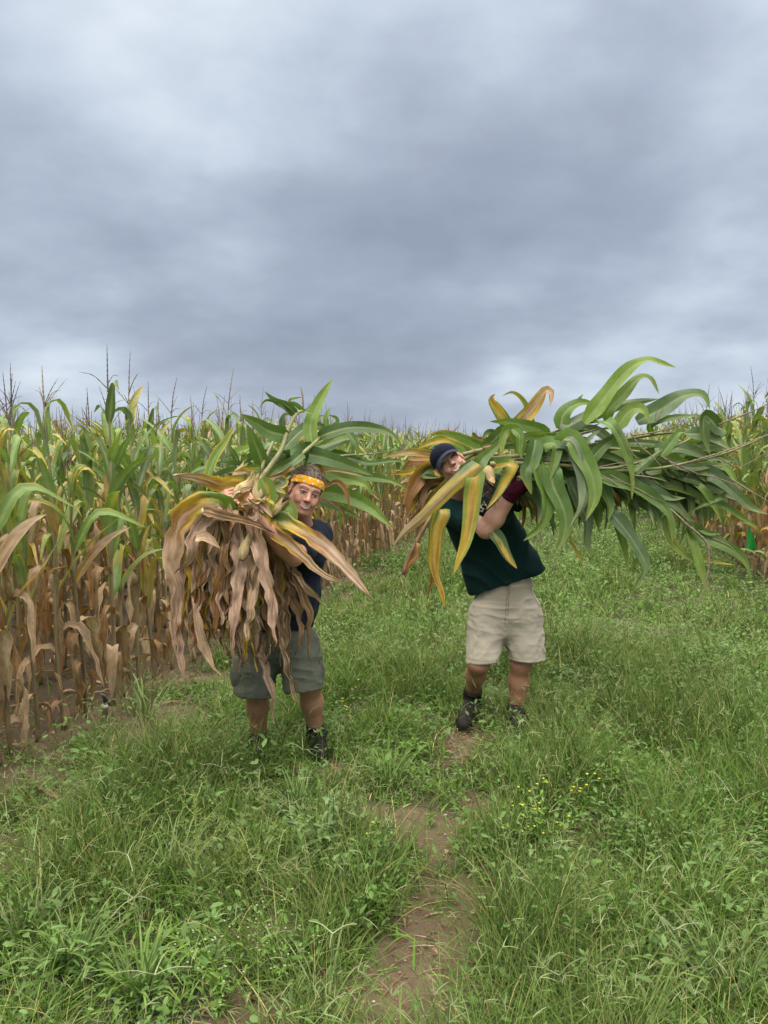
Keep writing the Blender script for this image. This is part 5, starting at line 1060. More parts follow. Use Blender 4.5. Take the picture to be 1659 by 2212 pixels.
L(m, 'c3', [(770, 838), (690, 905), (600, 975), (480, 1090), (330, 1235), (200, 1345), (120, 1450)], 3.92, 3.72, 0.110, 'ym', (.15, .5), .35, .12, pl=m2, base=.35, tipw=2.6)
L(m, 'c3', [(725, 900), (712, 1050), (700, 1200), (665, 1400), (605, 1560), (572, 1655)], 3.92, 3.84, .125, 'yc', (.1, -.1), .35, .12, pl=m2, tipw=2.6)
L(m, 'c3', [(990, 835), (955, 940), (900, 1050), (815, 1170)], 3.88, 3.84, .110, 'yc', (.2, .1), .35, .08, pl=m2)
L(m, 'c3', [(850, 1320), (910, 1390), (965, 1500), (1045, 1605)], 4.02, 3.95, .085, 'yc', (.2, .1), .35, .1, pl=m10, join=False)
L(m, 'c3', [(480, 1180), (440, 1290), (425, 1400), (418, 1550), (435, 1670), (480, 1790), (510, 1900)], 4.0, 3.95, .115, 'y', (.2, .9), .4, .15, pl=m3, base=.5, tipw=2.2)
L(m, 'c3', [(430, 1560), (410, 1690), (385, 1780), (375, 1860)], 4.02, 4.0, .045, 'ob', (.2, 1.1), .5, .2, pl=m3, join=False)
L(m, 'c3', [(745, 850), (800, 780), (890, 700), (955, 610)], 3.98, 4.0, .115, 'G', (.1, .1), .4, .1, pl=m2)
L(m, 'c3', [(520, 770), (400, 752), (250, 742), (120, 764), (40, 780)], 4.5, 4.45, .085, 'yb', (.1, .3), .35, .12, pl=m9, tipw=1.4)
L(m, 'c3', [(800, 710), (660, 645), (510, 598), (425, 605), (388, 655)], 4.42, 4.4, .080, 'ye', (.25, .7), .35, .12, pl=m9)
L(m, 'c3', [(640, 700), (540, 650), (420, 665), (305, 715)], 4.48, 4.45, .085, 'yc', (.2, .1), .35, .12, pl=m9)
L(m, 'c3', [(470, 850), (360, 880), (290, 970), (240, 1080), (235, 1210)], 4.4, 4.36, .125, 'ob', (.4, .1), .35, .2, pl=m9, base=.7, tipw=2.6)
L(m, 'c3', [(460, 835), (350, 870), (270, 950), (180, 1120)], 4.44, 4.40, .07, 'y', (.1, .5), .35, .2, pl=m9)
L(m, 'c3', [(440, 820), (340, 860), (240, 892), (120, 906)], 4.46, 4.42, .058, 'y', (.2, .1), .35, .2, pl=m9)
L(m, 'c3', [(420, 800), (310, 800), (240, 830), (200, 880)], 4.5, 4.48, .08, 'ob', (.5, .1), .35, .2, pl=m9)
L(m, 'c3', [(540, 920), (430, 950), (350, 1020), (335, 1120), (330, 1220)], 4.42, 4.36, .085, 't2', (.2, .9), .45, .3, pl=m9)
L(m, 'c3', [(510, 930), (400, 930), (290, 1010), (150, 1060)], 4.46, 4.42, .06, 'ob', (.2, .9), .45, .3, pl=m9)
L(m, 'c3', [(550, 950), (470, 1030), (400, 1110), (370, 1150)], 4.36, 4.36, .10, 'ye', (.2, .1), .45, .1, pl=m9)
L(m, 'c3', [(480, 900), (400, 870), (350, 915), (480, 930)], 4.40, 4.36, .08, 'g', (.2, .1), .45, .1, pl=m9)
L(m, 'c3', [(430, 1150), (360, 1220), (290, 1290), (190, 1330)], 4.1, 4.05, .055, 't', (.2, .9), .45, .3, pl=m3)
L(m, 'c3', [(400, 1220), (330, 1290), (310, 1380), (340, 1480)], 4.1, 4.08, .06, 't2', (.2, .9), .45, .3, pl=m3)
L(m, 'c3', [(300, 1420), (290, 1500), (240, 1560), (210, 1680), (205, 1740)], 3.98, 3.95, .05, 'ob', (.2, 1.2), .6, .3, pl=m3)
L(m, 'c3', [(1050, 1020), (1085, 1100), (1090, 1210), (1080, 1320)], 4.2, 4.18, .065, 'ob', (.2, .9), .35, .2, pl=m10)
L(m, 'c3', [(1100, 1000), (1130, 1090), (1180, 1220)], 4.22, 4.18, .085, 'y', (.2, .2), .35, .2, pl=m10)
L(m, 'c3', [(1170, 1000), (1190, 1110), (1195, 1250), (1225, 1405)], 4.18, 4.14, .055, 'ob', (.2, .9), .35, .2, pl=m10)
L(m, 'c3', [(620, 640), (560, 610), (535, 570), (547, 545)], 4.5, 4.5, .03, 'ob', (.2, .9), .35, .2, pl=m9)
L(m, 'c3', [(560, 640), (580, 590), (610, 550), (630, 515)], 4.5, 4.5, .025, 't2', (.2, .9), .35, .2, pl=m9)
L(m, 'c3', [(800, 660), (750, 640), (720, 600), (700, 625)], 4.45, 4.4, .05, 't2', (.2, .9), .35, .3, pl=m9)
L(m, 'c3', [(900, 640), (860, 600), (820, 600), (780, 650)], 4.3, 4.25, .07, 'g', (.2, .3), .35, .1, pl=m1)
for (pts, y0, y1, wd, kd, tw_, pl_) in (([(430, 530), (520, 420), (640, 262), (750, 150), (850, 108), (920, 122), (1045, 158)], 3.98, 3.9, .105, 'G', (.35, .5), m4), ([(590, 450), (690, 340), (790, 230), (870, 235), (930, 335)], 4.02, 4.0, .085, 'G', (.3, .6), m4),
    ([(780, 520), (940, 440), (1090, 350), (1220, 345), (1272, 440)], 4.0, 3.95, .12, 'g', (.1, .6), m8), ([(265, 570), (300, 460), (390, 400), (500, 398)], 4.1, 4.1, .10, 'g', (.2, .6), m4), ([(280, 580), (480, 470), (700, 400), (935, 365)], 4.08, 4.05, .095, 'g', (.2, .1), m4),
    ([(340, 410), (380, 385), (423, 335)], 4.12, 4.1, .03, 'g', (.2, .1), m4), ([(640, 570), (735, 450), (820, 445), (872, 555)], 3.96, 3.92, .095, 'G', (.2, .6), m8), ([(590, 530), (660, 620), (720, 760), (748, 900), (748, 1045)], 3.86, 3.8, .085, 'G', (.3, .1), m4),
    ([(455, 800), (550, 690), (630, 620), (600, 545)], 3.9, 3.88, .08, 'g', (.3, .1), m5), ([(765, 855), (860, 780), (955, 700)], 3.82, 3.8, .055, 'G', (.5, .3), m6), ([(940, 750), (1010, 660), (1060, 595), (1115, 590)], 3.82, 3.82, .07, 'G', (.2, .3), m6),
    ([(1320, 560), (1240, 480), (1225, 570), (1250, 680), (1275, 755)], 3.85, 3.82, .095, 'G', (.1, .2), m8), ([(880, 540), (1050, 488), (1240, 478)], 3.98, 3.95, .045, 'g', (.4, .2), m8), ([(1110, 600), (1270, 620), (1425, 722)], 3.88, 3.84, .085, 'G', (.2, .3), m8),
    ([(480, 880), (700, 930), (900, 1040), (1000, 1160), (1022, 1345)], 3.86, 3.8, .10, 'G', (.3, .1), m7), ([(740, 890), (900, 985), (1050, 1090), (1205, 1265)], 3.88, 3.84, .09, 'g', (.2, .1), m7), ([(610, 1130), (700, 1240), (800, 1390), (835, 1500), (755, 1655)], 3.9, 3.84, .095, 'g', (.3, .1), m12),
    ([(630, 1170), (690, 1340), (728, 1525)], 3.94, 3.92, .06, 'G', (.3, .1), m12), ([(965, 1170), (1000, 1310), (1130, 1430), (1260, 1450), (1435, 1480)], 3.86, 3.82, .05, 'ye', (.3, .1), m7), ([(1125, 1205), (1165, 1380), (1220, 1550), (1270, 1690)], 3.82, 3.8, .075, 'G', (.3, .1), m7),
    ([(1200, 1280), (1400, 1370), (1500, 1450), (1548, 1590)], 3.84, 3.82, .09, 'G', (.3, .1), m7), ([(1260, 870), (1400, 970), (1540, 1090), (1665, 1140)], 3.84, 3.8, .105, 'g', (.2, .1), m11), ([(1190, 950), (1280, 1060), (1345, 1190)], 3.84, 3.82, .065, 'G', (.3, .1), m11),
    ([(1370, 1010), (1250, 1060), (1105, 1142)], 3.84, 3.82, .045, 'G', (.3, .1), m11), ([(1180, 1230), (1260, 1265), (1345, 1268)], 3.84, 3.82, .04, 'g', (.3, .1), m11), ([(320, 1250), (360, 1370), (412, 1470), (405, 1540), (365, 1600)], 3.96, 3.94, .06, 'y', (.4, 1.4), m12),
    ([(620, 1010), (660, 1060), (680, 1110)], 3.95, 3.94, .05, 'ob', (.4, 1.0), m12), ([(1080, 1080), (1110, 1180), (1080, 1280), (1055, 1385)], 3.95, 3.94, .10, 'g', (.4, 1.0), m11), ([(380, 760), (440, 660), (500, 600), (560, 560)], 3.92, 3.92, .07, 'g', (.3, .2), m5),
    ([(700, 900), (860, 980), (1010, 1030), (1110, 1030)], 3.88, 3.84, .08, 'g', (.3, .2), m11), ([(900, 700), (1060, 700), (1200, 740), (1300, 800)], 3.9, 3.86, .09, 'g', (.3, .4), m8), ([(1000, 820), (1150, 830), (1300, 810), (1420, 800)], 3.86, 3.82, .07, 'G', (.4, .2), m11),
    ([(1200, 1050), (1350, 1080), (1480, 1160), (1600, 1240)], 3.88, 3.84, .07, 'G', (.4, .2), m11), ([(1100, 900), (1300, 960), (1500, 1060), (1600, 1130)], 3.88, 3.84, .08, 'g', (.4, .2), m11), ([(480, 860), (560, 980), (600, 1080), (590, 1180)], 3.9, 3.86, .10, 'g', (.4, .1), m12)):
    L(m, 'c4', pts, y0, y1, wd, kd, tw_, .4, .20, pl=pl_)
rr = np.random.default_rng(23); allm = (m1, m2, m4, m5, m6, m7, m8, m10, m11, m12)
for q in range(240):                         # the inner leaves of the bundle
    s_ = rr.uniform(0, 1); bx = 1090+430*s_; by = 985+30*s_+rr.normal(0, 26); a_ = rr.normal(.12+.25*s_, .38); ln = rr.uniform(85, 190)*(1-.35*s_); dr = rr.uniform(0, .9)
    if q % 4 == 0: by = 1010+rr.uniform(0, 40); a_ = rr.uniform(.5, 1.3); ln = rr.uniform(70, 130)
    pts = [(bx, by)]; aa = a_
    for k_ in range(4): pts.append((pts[-1][0]+ln/4*math.cos(aa), pts[-1][1]+ln/4*math.sin(aa))); aa += dr/3
    y0 = rr.uniform(4.0, 4.26)-.12*s_
    L(m, 'D', pts, y0, y0-rr.uniform(0, .12), rr.uniform(.035, .085), 'g' if rr.random() < .75 else 'G', (rr.normal(0, .6), rr.normal(0, .6)), .4, .1, pl=allm[int(rr.integers(10))], n=12, join=False)
for q in range(26):                          # dry and yellow ones spread behind the cap and shoulder
    bx = rr.uniform(940, 1000); by = rr.uniform(1000, 1060); a_ = rr.uniform(2.2, 3.5); ln = rr.uniform(45, 105)
    L(m, 'D', [(bx, by), (bx+math.cos(a_)*ln*.5, by+math.sin(a_)*ln*.5-6), (bx+math.cos(a_)*ln, by+math.sin(a_)*ln+rr.uniform(0, 40))], 4.5, 4.42+rr.normal(0, .03), rr.uniform(.05, .08), ('t2', 'ob', 'yb', 'y', 'ob')[q % 5], (rr.normal(0, .7), rr.normal(0, .9)), .5, .3, pl=(m9, m3)[q % 2], join=False, n=12, crum=.006)
TC = (.24, .185, .14)
for cr, pts, y0, y1, r_ in (('c4', [(735, 590), (800, 680), (870, 740), (1000, 875)], 3.8, 3.78, .0035), ('c4', [(950, 755), (1050, 810), (1200, 872)], 3.78, 3.76, .0042), ('c4', [(490, 850), (600, 910), (722, 1002)], 3.84, 3.82, .0034), ('c4', [(600, 875), (760, 960), (965, 1062)], 3.84, 3.82, .0034),
        ('c4', [(755, 878), (860, 890), (980, 916)], 3.8, 3.78, .004), ('c4', [(1325, 538), (1480, 480), (1600, 430), (1690, 380)], 3.84, 3.8, .0045), ('c4', [(1390, 890), (1500, 960), (1690, 1070)], 3.8, 3.78, .0040), ('c4', [(1100, 1195), (1240, 1320), (1262, 1450), (1240, 1610), (1188, 1755)], 3.8, 3.76, .0060),
        ('c4', [(1240, 1330), (1290, 1420), (1295, 1620)], 3.82, 3.8, .003), ('c4', [(1060, 810), (1200, 770), (1420, 700), (1690, 590)], 3.76, 3.72, .0050), ('c4', [(350, 610), (500, 575), (700, 535)], 3.98, 3.96, .0036), ('c4', [(760, 610), (900, 590), (1040, 550), (1115, 505)], 3.9, 3.88, .0040),
        ('c4', [(905, 530), (910, 470), (918, 420)], 3.94, 3.94, .0025), ('c4', [(905, 530), (945, 460), (972, 395)], 3.94, 3.94, .003), ('c4', [(500, 830), (640, 800), (760, 790)], 3.84, 3.82, .0025), ('c4', [(1290, 1300), (1400, 1350), (1470, 1420)], 3.8, 3.8, .003),
        ('c4', [(660, 560), (720, 680), (800, 800), (820, 880)], 3.82, 3.8, .0028), ('c4', [(1180, 870), (1330, 900), (1560, 1000)], 3.8, 3.78, .003), ('c4', [(1330, 760), (1450, 820), (1560, 780), (1690, 700)], 3.78, 3.76, .0028), ('c4', [(985, 770), (1050, 830), (1140, 860)], 3.77, 3.76, .003)):
    tass(m, cr, pts, y0, y1, r_, TC)
ear(m, 'c3', (815, 850), (865, 975), 3.98, 3.92, .034, m2); ear(m, 'c4', (330, 830), (380, 700), 4.0, 3.96, .028, m5); ear(m, 'c3', (1290, 760), (1390, 800), 4.0, 3.96, .024, m6)
gs = Geo()                                   # brown silk hanging out of the ear at the chest
for q in range(60):
    p0 = W(1056+rr.normal(0, 4), 1042+rr.normal(0, 4), 3.93); d_ = np.array([rr.normal(-.01, .02), rr.normal(-.01, .02), -rr.uniform(.05, .12)]); V, F = tube(catmull([p0, p0+d_*.5+rr.normal(0, .012, 3), p0+d_+rr.normal(0, .02, 3)], 7), .0012, 3, caps=False); gs.add(V, F, np.array([.07, .045, .035])*rr.uniform(.5, 1.6))
for q in range(26): p0 = W(530-rr.uniform(0, 22), 1079+rr.normal(0, 6), 3.28)
silk_mesh = gs.mesh('silk')

for who, grp in (('w', GW), ('m', GM)):
    for p in PL[who]:
        e = empty('cut_corn_plant', tuple(p.stalk[0]), p.label, 'cut corn plant', grp)
        g = Geo(); n = len(p.stalk); R = np.linspace(p.r[0], p.r[1], n)*(1+.22*(np.arange(n) % 9 == 4)); V, F = tube(p.stalk, R, 10); 
        uu = np.clip(np.repeat(np.linspace(0, 1, n), 10), 0, 1); uu = np.r_[uu, 0, 1]; cst = np.array([.24, .12, .075])*(1-uu[:, None])+np.array([.27, .27, .12])*uu[:, None] if p is m3 or p is m4 else np.array([.34, .30, .15])*(1-uu[:, None])+np.array([.24, .26, .11])*uu[:, None]
        cst = cst*(.85+.25*vnoise(V, 30, 3))[:, None]; cst[np.r_[(np.repeat(np.arange(n), 10) % 9 == 4), False, False]] *= .72; cst[-2] = (.55, .56, .34); g.add(V, F, cst); link('stalk', g.mesh('stalk'), M_stalk, e)
        for (q, kd) in p.leaves: link('leaf', q.mesh('leaf'), M_dry if kd in ('t', 't2', 'tp') else M_leaf, e)
        for k_, q in enumerate(p.ears):
            eo = link('ear', q.mesh('ear'), M_husk, e)
            if p is m2 and k_ == 0: link('silk', silk_mesh, M_hair, eo)
        if p.tas:
            tg_ = Geo()
            for q in p.tas: tg_.add(np.concatenate(q.V), np.concatenate(q.F), np.concatenate(q.C))
            link('tassel', tg_.mesh('tassel'), M_tassel, e)
# the pale cut face of the stalk that looks at us
P0 = w1.stalk[0]; T0 = norm(P0-w1.stalk[1]); g = Geo(); V, F = tube(np.array([P0-T0*.004, P0+T0*.0025]), [.0165, .0158], 16); g.add(V, F, np.array([.50, .54, .30]))
V, F = tube(np.array([P0+T0*.002, P0+T0*.0032]), [.012, .0115], 16); g.add(V, F, np.array([.62, .62, .44]))
for e in bpy.data.objects:
    if e.get('label') == w1.label: link('cut_end', g.mesh('cut_end'), M_plain, e); break

# ------------------------------------------------------------------ single weeds, stalks and small things
def ovate(g, p, d, L_, wd, green, droop=.3, rag=.0, sd=0.):
    d = norm(d); p = np.asarray(p, float); leaf(g, [p, p+d*L_*.35, p+d*L_*.7+np.array([0, 0, -droop*L_*.25]), p+d*L_+np.array([0, 0, -droop*L_*.7])], wd, 8, 4, norm(np.array([-d[0]*.4, -d[1]*.4, 1.0])), (rng.normal(0, .25), rng.normal(0, .25)), .25, .10+rag, 40, None, -.2, 0, 0, green, base=.15, tipw=2.6)
def weed(name, label, cat, group, pos, h, spread, nst, nl, L_, wd, green, flowers=None, fcol=(.58, .52, .03), fr=.0048, seed=0, rag=.0, up=.75, nfl=0):
    r = np.random.default_rng(seed); z0 = float(gh(np.array([pos[0]]), np.array([pos[1]]))[0]); e = empty(name, (pos[0], pos[1], z0-.005), label, cat, group); g1, g2, fl = Geo(), Geo(), []; o = np.array([pos[0], pos[1], z0-.005])
    for q in range(nst):
        a = r.uniform(0, 6.28); el = math.radians(r.uniform(45, 88) if q else 86); hh = h*r.uniform(.6, 1.0) if q else h; d = np.array([math.cos(a)*math.cos(el), math.sin(a)*math.cos(el), math.sin(el)])
        mid = o+d*hh*.5+[0, 0, .01]; tip = o+d*hh+np.array([math.cos(a)*spread*.3, math.sin(a)*spread*.3, .0]); P = catmull([o, mid, tip], 12); V, F = tube(P, np.linspace(.0035, .0012, 12), 5, caps=False); g1.add(V, F, green*np.array([1.3, 1.15, .9]))
        for k in range(nl):
            t_ = .12+.86*(k/(nl-1))**up; p = P[int(t_*11)]; b = a+k*2.4+r.normal(0, .3); e2 = r.normal(.25, .3); ll = L_*r.uniform(.6, 1.15)*(1.1-.55*t_); ovate(g2, p, [math.cos(b)*math.cos(e2), math.sin(b)*math.cos(e2), math.sin(e2)], ll, ll*wd, green*r.uniform(.75, 1.3), .35, rag)
        if nfl:
            for k in range(nfl):
                t_ = r.uniform(.6, 1); p = P[int(t_*11)]+r.normal(0, .018, 3)+[0, 0, .02]; V, F = tube(np.array([P[int(t_*11)], p]), .0007, 3, caps=False); g1.add(V, F, green)
                g3 = Geo()
                for w_ in range(5): b = w_*1.257; ovate(g3, p, [math.cos(b), math.sin(b), .35], fr*1.6, fr*1.2, np.array([.1, .1, .1]), 0); 
                V, F = tube(np.array([p-[0, 0, fr*.3], p+[0, 0, fr*.2], p+[0, 0, fr*.6]]), [fr*.5, fr*.8, fr*.3], 6); g3.add(V, F, np.array(fcol)); g3.C = [np.broadcast_to(np.array(fcol), (len(q), 3)) for q in g3.V]; fl.append(g3)
    link('stem', g1.mesh('stem'), M_grass, e); link('foliage', g2.mesh('foliage'), M_grass, e)
    for q in fl: link('flower', q.mesh('flower'), M_plain, e)
    return e
WG = np.array([.105, .205, .035]); WB = np.array([.115, .195, .075]); WD = np.array([.07, .15, .03])
weed('flowering_weed', 'bushy weed covered in small yellow flowers beside the bare soil', 'weed', None, G(1165, 1850), .30, .2, 10, 12, .050, .42, WG, nfl=3, fr=.0042, fcol=(.50, .50, .04), seed=1)
weed('flowering_weed', 'low weed with a few yellow flowers between bare soil and blue green weed', 'weed', None, G(815, 1880), .20, .2, 7, 10, .045, .45, WG*1.05, nfl=1, seed=2)
weed('flowering_weed', 'thin weed with pale yellow flowers in front of the dark green bush weed', 'weed', None, G(1262, 1790), .24, .1, 3, 5, .035, .3, WG, nfl=3, seed=3, fr=.005)
weed('flowering_weed', 'slender yellow flowered weed beside the grey cargo shorts', 'weed', None, G(760, 1590), .34, .1, 3, 6, .035, .3, WB, nfl=3, seed=4, fr=.005)
weed('leafy_weed', 'tall blue green leafy weed left of the bare soil patch', 'weed', None, G(705, 1880), .34, .12, 6, 15, .080, .36, WB, seed=5)
weed('leafy_weed', 'second blue green leafy weed, leaning towards the bare soil', 'weed', None, G(745, 1935), .24, .15, 6, 12, .065, .40, WB*np.array([.9, 1, .8]), seed=6)
weed('leafy_weed', 'rounded weed with big ragged dark leaves beside the blue green weed', 'weed', None, G(672, 1830), .10, .1, 7, 3, .13, .72, WD, seed=7, rag=.12)
weed('leafy_weed', 'small bright green weed among grass left of the ragged leaves', 'weed', None, G(595, 1850), .14, .12, 8, 8, .045, .5, WG*1.15, seed=8)
weed('leafy_weed', 'dense green bush weed in the middle right of the lane', 'weed', None, G(1320, 1720), .26, .16, 12, 12, .050, .55, WG, seed=9)
weed('leafy_weed', 'small weed with notched leaves low by the foreground bare soil', 'weed', None, G(620, 2080), .10, .1, 6, 6, .09, .35, WB, seed=10)
weed('leafy_weed', 'green weed with pointed leaves in the bottom left corner', 'weed', None, G(110, 2150), .22, .15, 8, 10, .085, .28, WD*1.2, seed=11)
weed('leafy_weed', 'pale weed with heart shaped leaves right of the bare soil', 'weed', None, G(1235, 1955), .12, .1, 6, 5, .055, .85, WB*1.1, seed=12)
weed('leafy_weed', 'leafy weed at the right edge of the photo below the right field', 'weed', None, G(1630, 1680), .20, .1, 7, 9, .045, .55, WB, seed=13)
weed('leafy_weed', 'low weed sprawling in the grass behind the khaki shorts', 'weed', None, G(1210, 1480), .16, .12, 8, 8, .05, .6, WB, seed=14)
weed('flowering_weed', 'weed with beads of tiny white flowers at the bottom left of centre', 'weed', None, G(590, 2120), .26, .2, 12, 9, .040, .35, WG*1.1, nfl=4, fcol=(.30, .36, .22), fr=.0026, seed=15)
weed('flowering_weed', 'weed with pale seed beads among the bottom left grass', 'weed', None, G(480, 2180), .24, .2, 9, 9, .040, .35, WG, nfl=4, fcol=(.30, .36, .20), fr=.0026, seed=16)
for q, (x, y) in enumerate(((930, 1790), (985, 1850), (890, 1850), (1010, 1770), (1040, 1905), (880, 1730), (960, 1730))):
    weed('seedling', 'small seedling sprouting on the bare soil strip', 'seedling', 'seedlings on the bare soil strip', G(x, y), .07, .05, 4, 6, .028, .5, WG*1.1, seed=40+q)
for q, (x, y, h_) in enumerate(((1420, 1620, .2), (1500, 1740, .18), (1250, 1560, .18), (1380, 1830, .16), (1590, 1560, .2), (1480, 1480, .2), (1310, 1620, .2), (1560, 1900, .18), (1230, 1780, .15), (1120, 1930, .16), (900, 1640, .15), (760, 1820, .18), (820, 1990, .14), (1420, 2040, .14))):
    weed('leafy_weed', 'small leafy green weed scattered in the grass of the right half of the lane', 'weed', 'small leafy weeds of the right lane', G(x, y), h_, .12, 7, 9, .055, (.45, .6)[q % 2], (WG, WB)[q % 2]*1.1, seed=80+q)
# a pigweed with a spiky seeding top
def spiky(pos, h, seed, label):
    r = np.random.default_rng(seed); o = np.array([pos[0], pos[1], -.0]); e = empty('spiky_weed', tuple(o), label, 'weed'); g = Geo(); col = np.array([.26, .33, .09]); P = catmull([o, o+[.01, .01, h*.5], o+[.0, .02, h]], 20); V, F = tube(P, np.linspace(.005, .002, 20), 6, caps=False); g.add(V, F, col); link('stem', g.mesh('stem'), M_grass, e); g = Geo()
    for q in range(13):
        t_ = .25+.06*q; p = P[min(19, int(t_*19))]; a = q*2.4; L_ = h*.42*(1.1-t_)+.03; d = np.array([math.cos(a)*.85, math.sin(a)*.85, .55]); Q = catmull([p, p+d*L_*.5, p+d*L_+[0, 0, .02]], 9); V, F = tube(Q, np.linspace(.0022, .001, 9), 4, caps=False); g.add(V, F, col)
        for k in range(9): b = r.uniform(0, 6.28, 3); dd = norm(np.array([math.cos(b[0]), math.sin(b[0]), r.uniform(-.2, .9)])); V, F = tube(np.array([Q[k], Q[k]+dd*.012]), [.0018, .0004], 3, caps=False); g.add(V, F, col*1.1)
    for k in range(40): p = P[int(r.uniform(11, 19))]; dd = norm(r.normal(0, 1, 3)+[0, 0, .4]); V, F = tube(np.array([p, p+dd*.016]), [.0022, .0004], 3, caps=False); g.add(V, F, col*1.15)
    link('seed_spikes', g.mesh('seed_spikes'), M_grass, e)
spiky(G(420, 1960), .42, 3, 'pale green spiky weed standing tall out of the grass at left')
spiky(G(520, 1960), .24, 5, 'shorter spiky weed just right of the tall spiky weed')
# crabgrass stalks with finger-like seed heads
def fingers(x, y, h, nf, fl, seed, label, az0=None, lean=.2, group=None):
    r = np.random.default_rng(seed); p = G(x, y); a = r.uniform(0, 6.28) if az0 is None else az0; o = np.array([p[0]-math.cos(a)*lean*h, p[1]+.0, 0]); top = np.array([p[0], p[1], h]); e = empty('seed_stalk', tuple(o), label, 'grass stalk', group); g = Geo()
    P = catmull([o, (o+top)/2+[0, 0, .03], top], 12); V, F = tube(P, np.linspace(.0022, .0012, 12), 5, caps=False); g.add(V, F, np.array([.24, .29, .13])); link('stem', g.mesh('stem'), M_grass, e)
    for q in range(nf):
        b = a+q*6.28/nf+r.uniform(-.4, .4); e0 = r.uniform(-.1, .8); d = np.array([math.cos(b)*math.cos(e0), math.sin(b)*math.cos(e0), math.sin(e0)]); g = Geo(); L_ = fl*r.uniform(.75, 1.1)
        P = catmull([top, top+d*L_*.5+[0, 0, .004], top+d*L_+[0, 0, -.010]], 24); R = .0021*(1+.3*np.sin(np.arange(24)*2.6))*np.linspace(1, .55, 24); V, F = tube(P, R, 5, caps=False); g.add(V, F, np.array([.32, .37, .20])*r.uniform(.8, 1.1)); link('seed_spike', g.mesh('seed_spike'), M_grass, e)
SGR = 'finger headed grass stalks'
for q, (x, y, h, nf, fl, lab) in enumerate(((292, 2085, .22, 4, .11, 'grass stalk whose pale fingers spread like a star at lower left'), (339, 2300, .25, 4, .11, 'grass stalk with pale fingers forking at the very bottom left of centre'), (20, 1870, .20, 2, .10, 'grass stalk with two pale fingers in a V at the left edge'),
        (222, 1780, .20, 4, .11, 'grass stalk with fingers held upright below the left corn'), (280, 2000, .25, 3, .10, 'grass stalk with fingers just above the star shaped head'), (1389, 2050, .26, 4, .13, 'grass stalk with long pale fingers arching at lower right'), (1585, 1850, .22, 2, .14, 'grass stalk with two long fingers reaching the right edge'),
        (655, 1690, .16, 4, .09, 'grass stalk with pale fingers in front of the shoe under the bare knee'), (770, 1720, .14, 3, .09, 'grass stalk with fingers just right of the left pair of shoes'), (80, 2010, .28, 1, .18, 'grass stalk with one long arching finger at the left edge'), (720, 2240, .30, 3, .08, 'grass stalk at the bottom centre left of the bare soil'), (1205, 2240, .18, 2, .09, 'grass stalk with fingers at the bottom right of the bare soil'),
        (480, 1740, .18, 3, .09, 'grass stalk with fingers between left corn and dark shoes'), (560, 1790, .18, 3, .09, 'grass stalk with fingers in front of the dark shoes'), (1450, 2180, .24, 3, .10, 'grass stalk with fingers in the bottom right grass'))):
    fingers(x, y, h, nf, fl, 200+q, lab)
# tussocks of broader, brighter grass
def tussock(x, y, n, h, wd, col, seed, label, group=None):
    r = np.random.default_rng(seed); p = G(x, y); o = np.array([p[0], p[1], 0.]); e = empty('grass_tussock', tuple(o), label, 'grass', group); g = Geo()
    for q in range(n):
        a = r.uniform(0, 6.28); el = r.uniform(.5, 1.35); L_ = h*r.uniform(.6, 1.15); b = o+np.array([r.normal(0, .02), r.normal(0, .02), 0]); d = np.array([math.cos(a)*math.cos(el), math.sin(a)*math.cos(el), math.sin(el)]); f = np.array([math.cos(a), math.sin(a), 0])
        leaf(g, [b, b+d*L_*.4, b+d*L_*.7+f*L_*.05, b+d*L_*.85+f*L_*.22-[0, 0, L_*r.uniform(.0, .2)]], wd*r.uniform(.7, 1.2), 8, 2, (-f[0], -f[1], .6), (r.normal(0, .3), r.normal(0, .4)), .5, .02, 5, None, -.2+.25*(r.random() < .1), .1, 0, col*r.uniform(.7, 1.35), base=.6, tipw=1.6)
    link('blades', g.mesh('blades'), M_grass, e)
for q, (x, y, n, h, wd, lab) in enumerate(((1560, 2180, 60, .34, .013, 'large tussock of broad dark grass in the bottom right corner'), (1380, 2250, 45, .30, .012, 'broad grass tussock at the bottom, left of the corner tussock'), (700, 2190, 14, .30, .010, 'upright grass clump with a pale thick stem at the bottom bare soil'), (640, 1760, 60, .26, .009, 'dense dark tussock in front of the dark shoes of the left person'),
        (840, 1700, 90, .26, .008, 'wide tussock of fine grass between the two people'), (1230, 1690, 80, .26, .008, 'tussock of fine grass in front of the person with the cap'), (960, 1900, 16, .14, .007, 'small tuft growing in the middle of the bare soil'), (1120, 1700, 50, .24, .008, 'tussock hiding the right boot of the person with the cap'),
        (380, 1900, 45, .28, .010, 'broad bladed tussock in front of the left field'), (150, 2120, 60, .26, .014, 'tussock of wide bright blades at lower left'), (310, 2150, 50, .24, .014, 'tussock of wide dark blades right of the lower left one'), (60, 2030, 40, .26, .011, 'bright grass clump at the left edge'), (560, 1690, 30, .22, .007, 'tussock around the left shoe of the person with the headband'),
        (1520, 1990, 50, .28, .009, 'tall fine tussock at right above the corner'), (318, 1560, 16, .42, .016, 'tall bright green wild grass at the foot of the left corn'), (1010, 2230, 14, .14, .006, 'sparse tuft at the bottom edge of the bare soil'), (1100, 2120, 40, .2, .008, 'tussock on the right rim of the foreground bare soil'))):
    tussock(x, y, n, h, wd, (np.array([.075, .15, .035]), np.array([.10, .20, .03]), np.array([.13, .19, .07]))[q % 3], 300+q, lab)
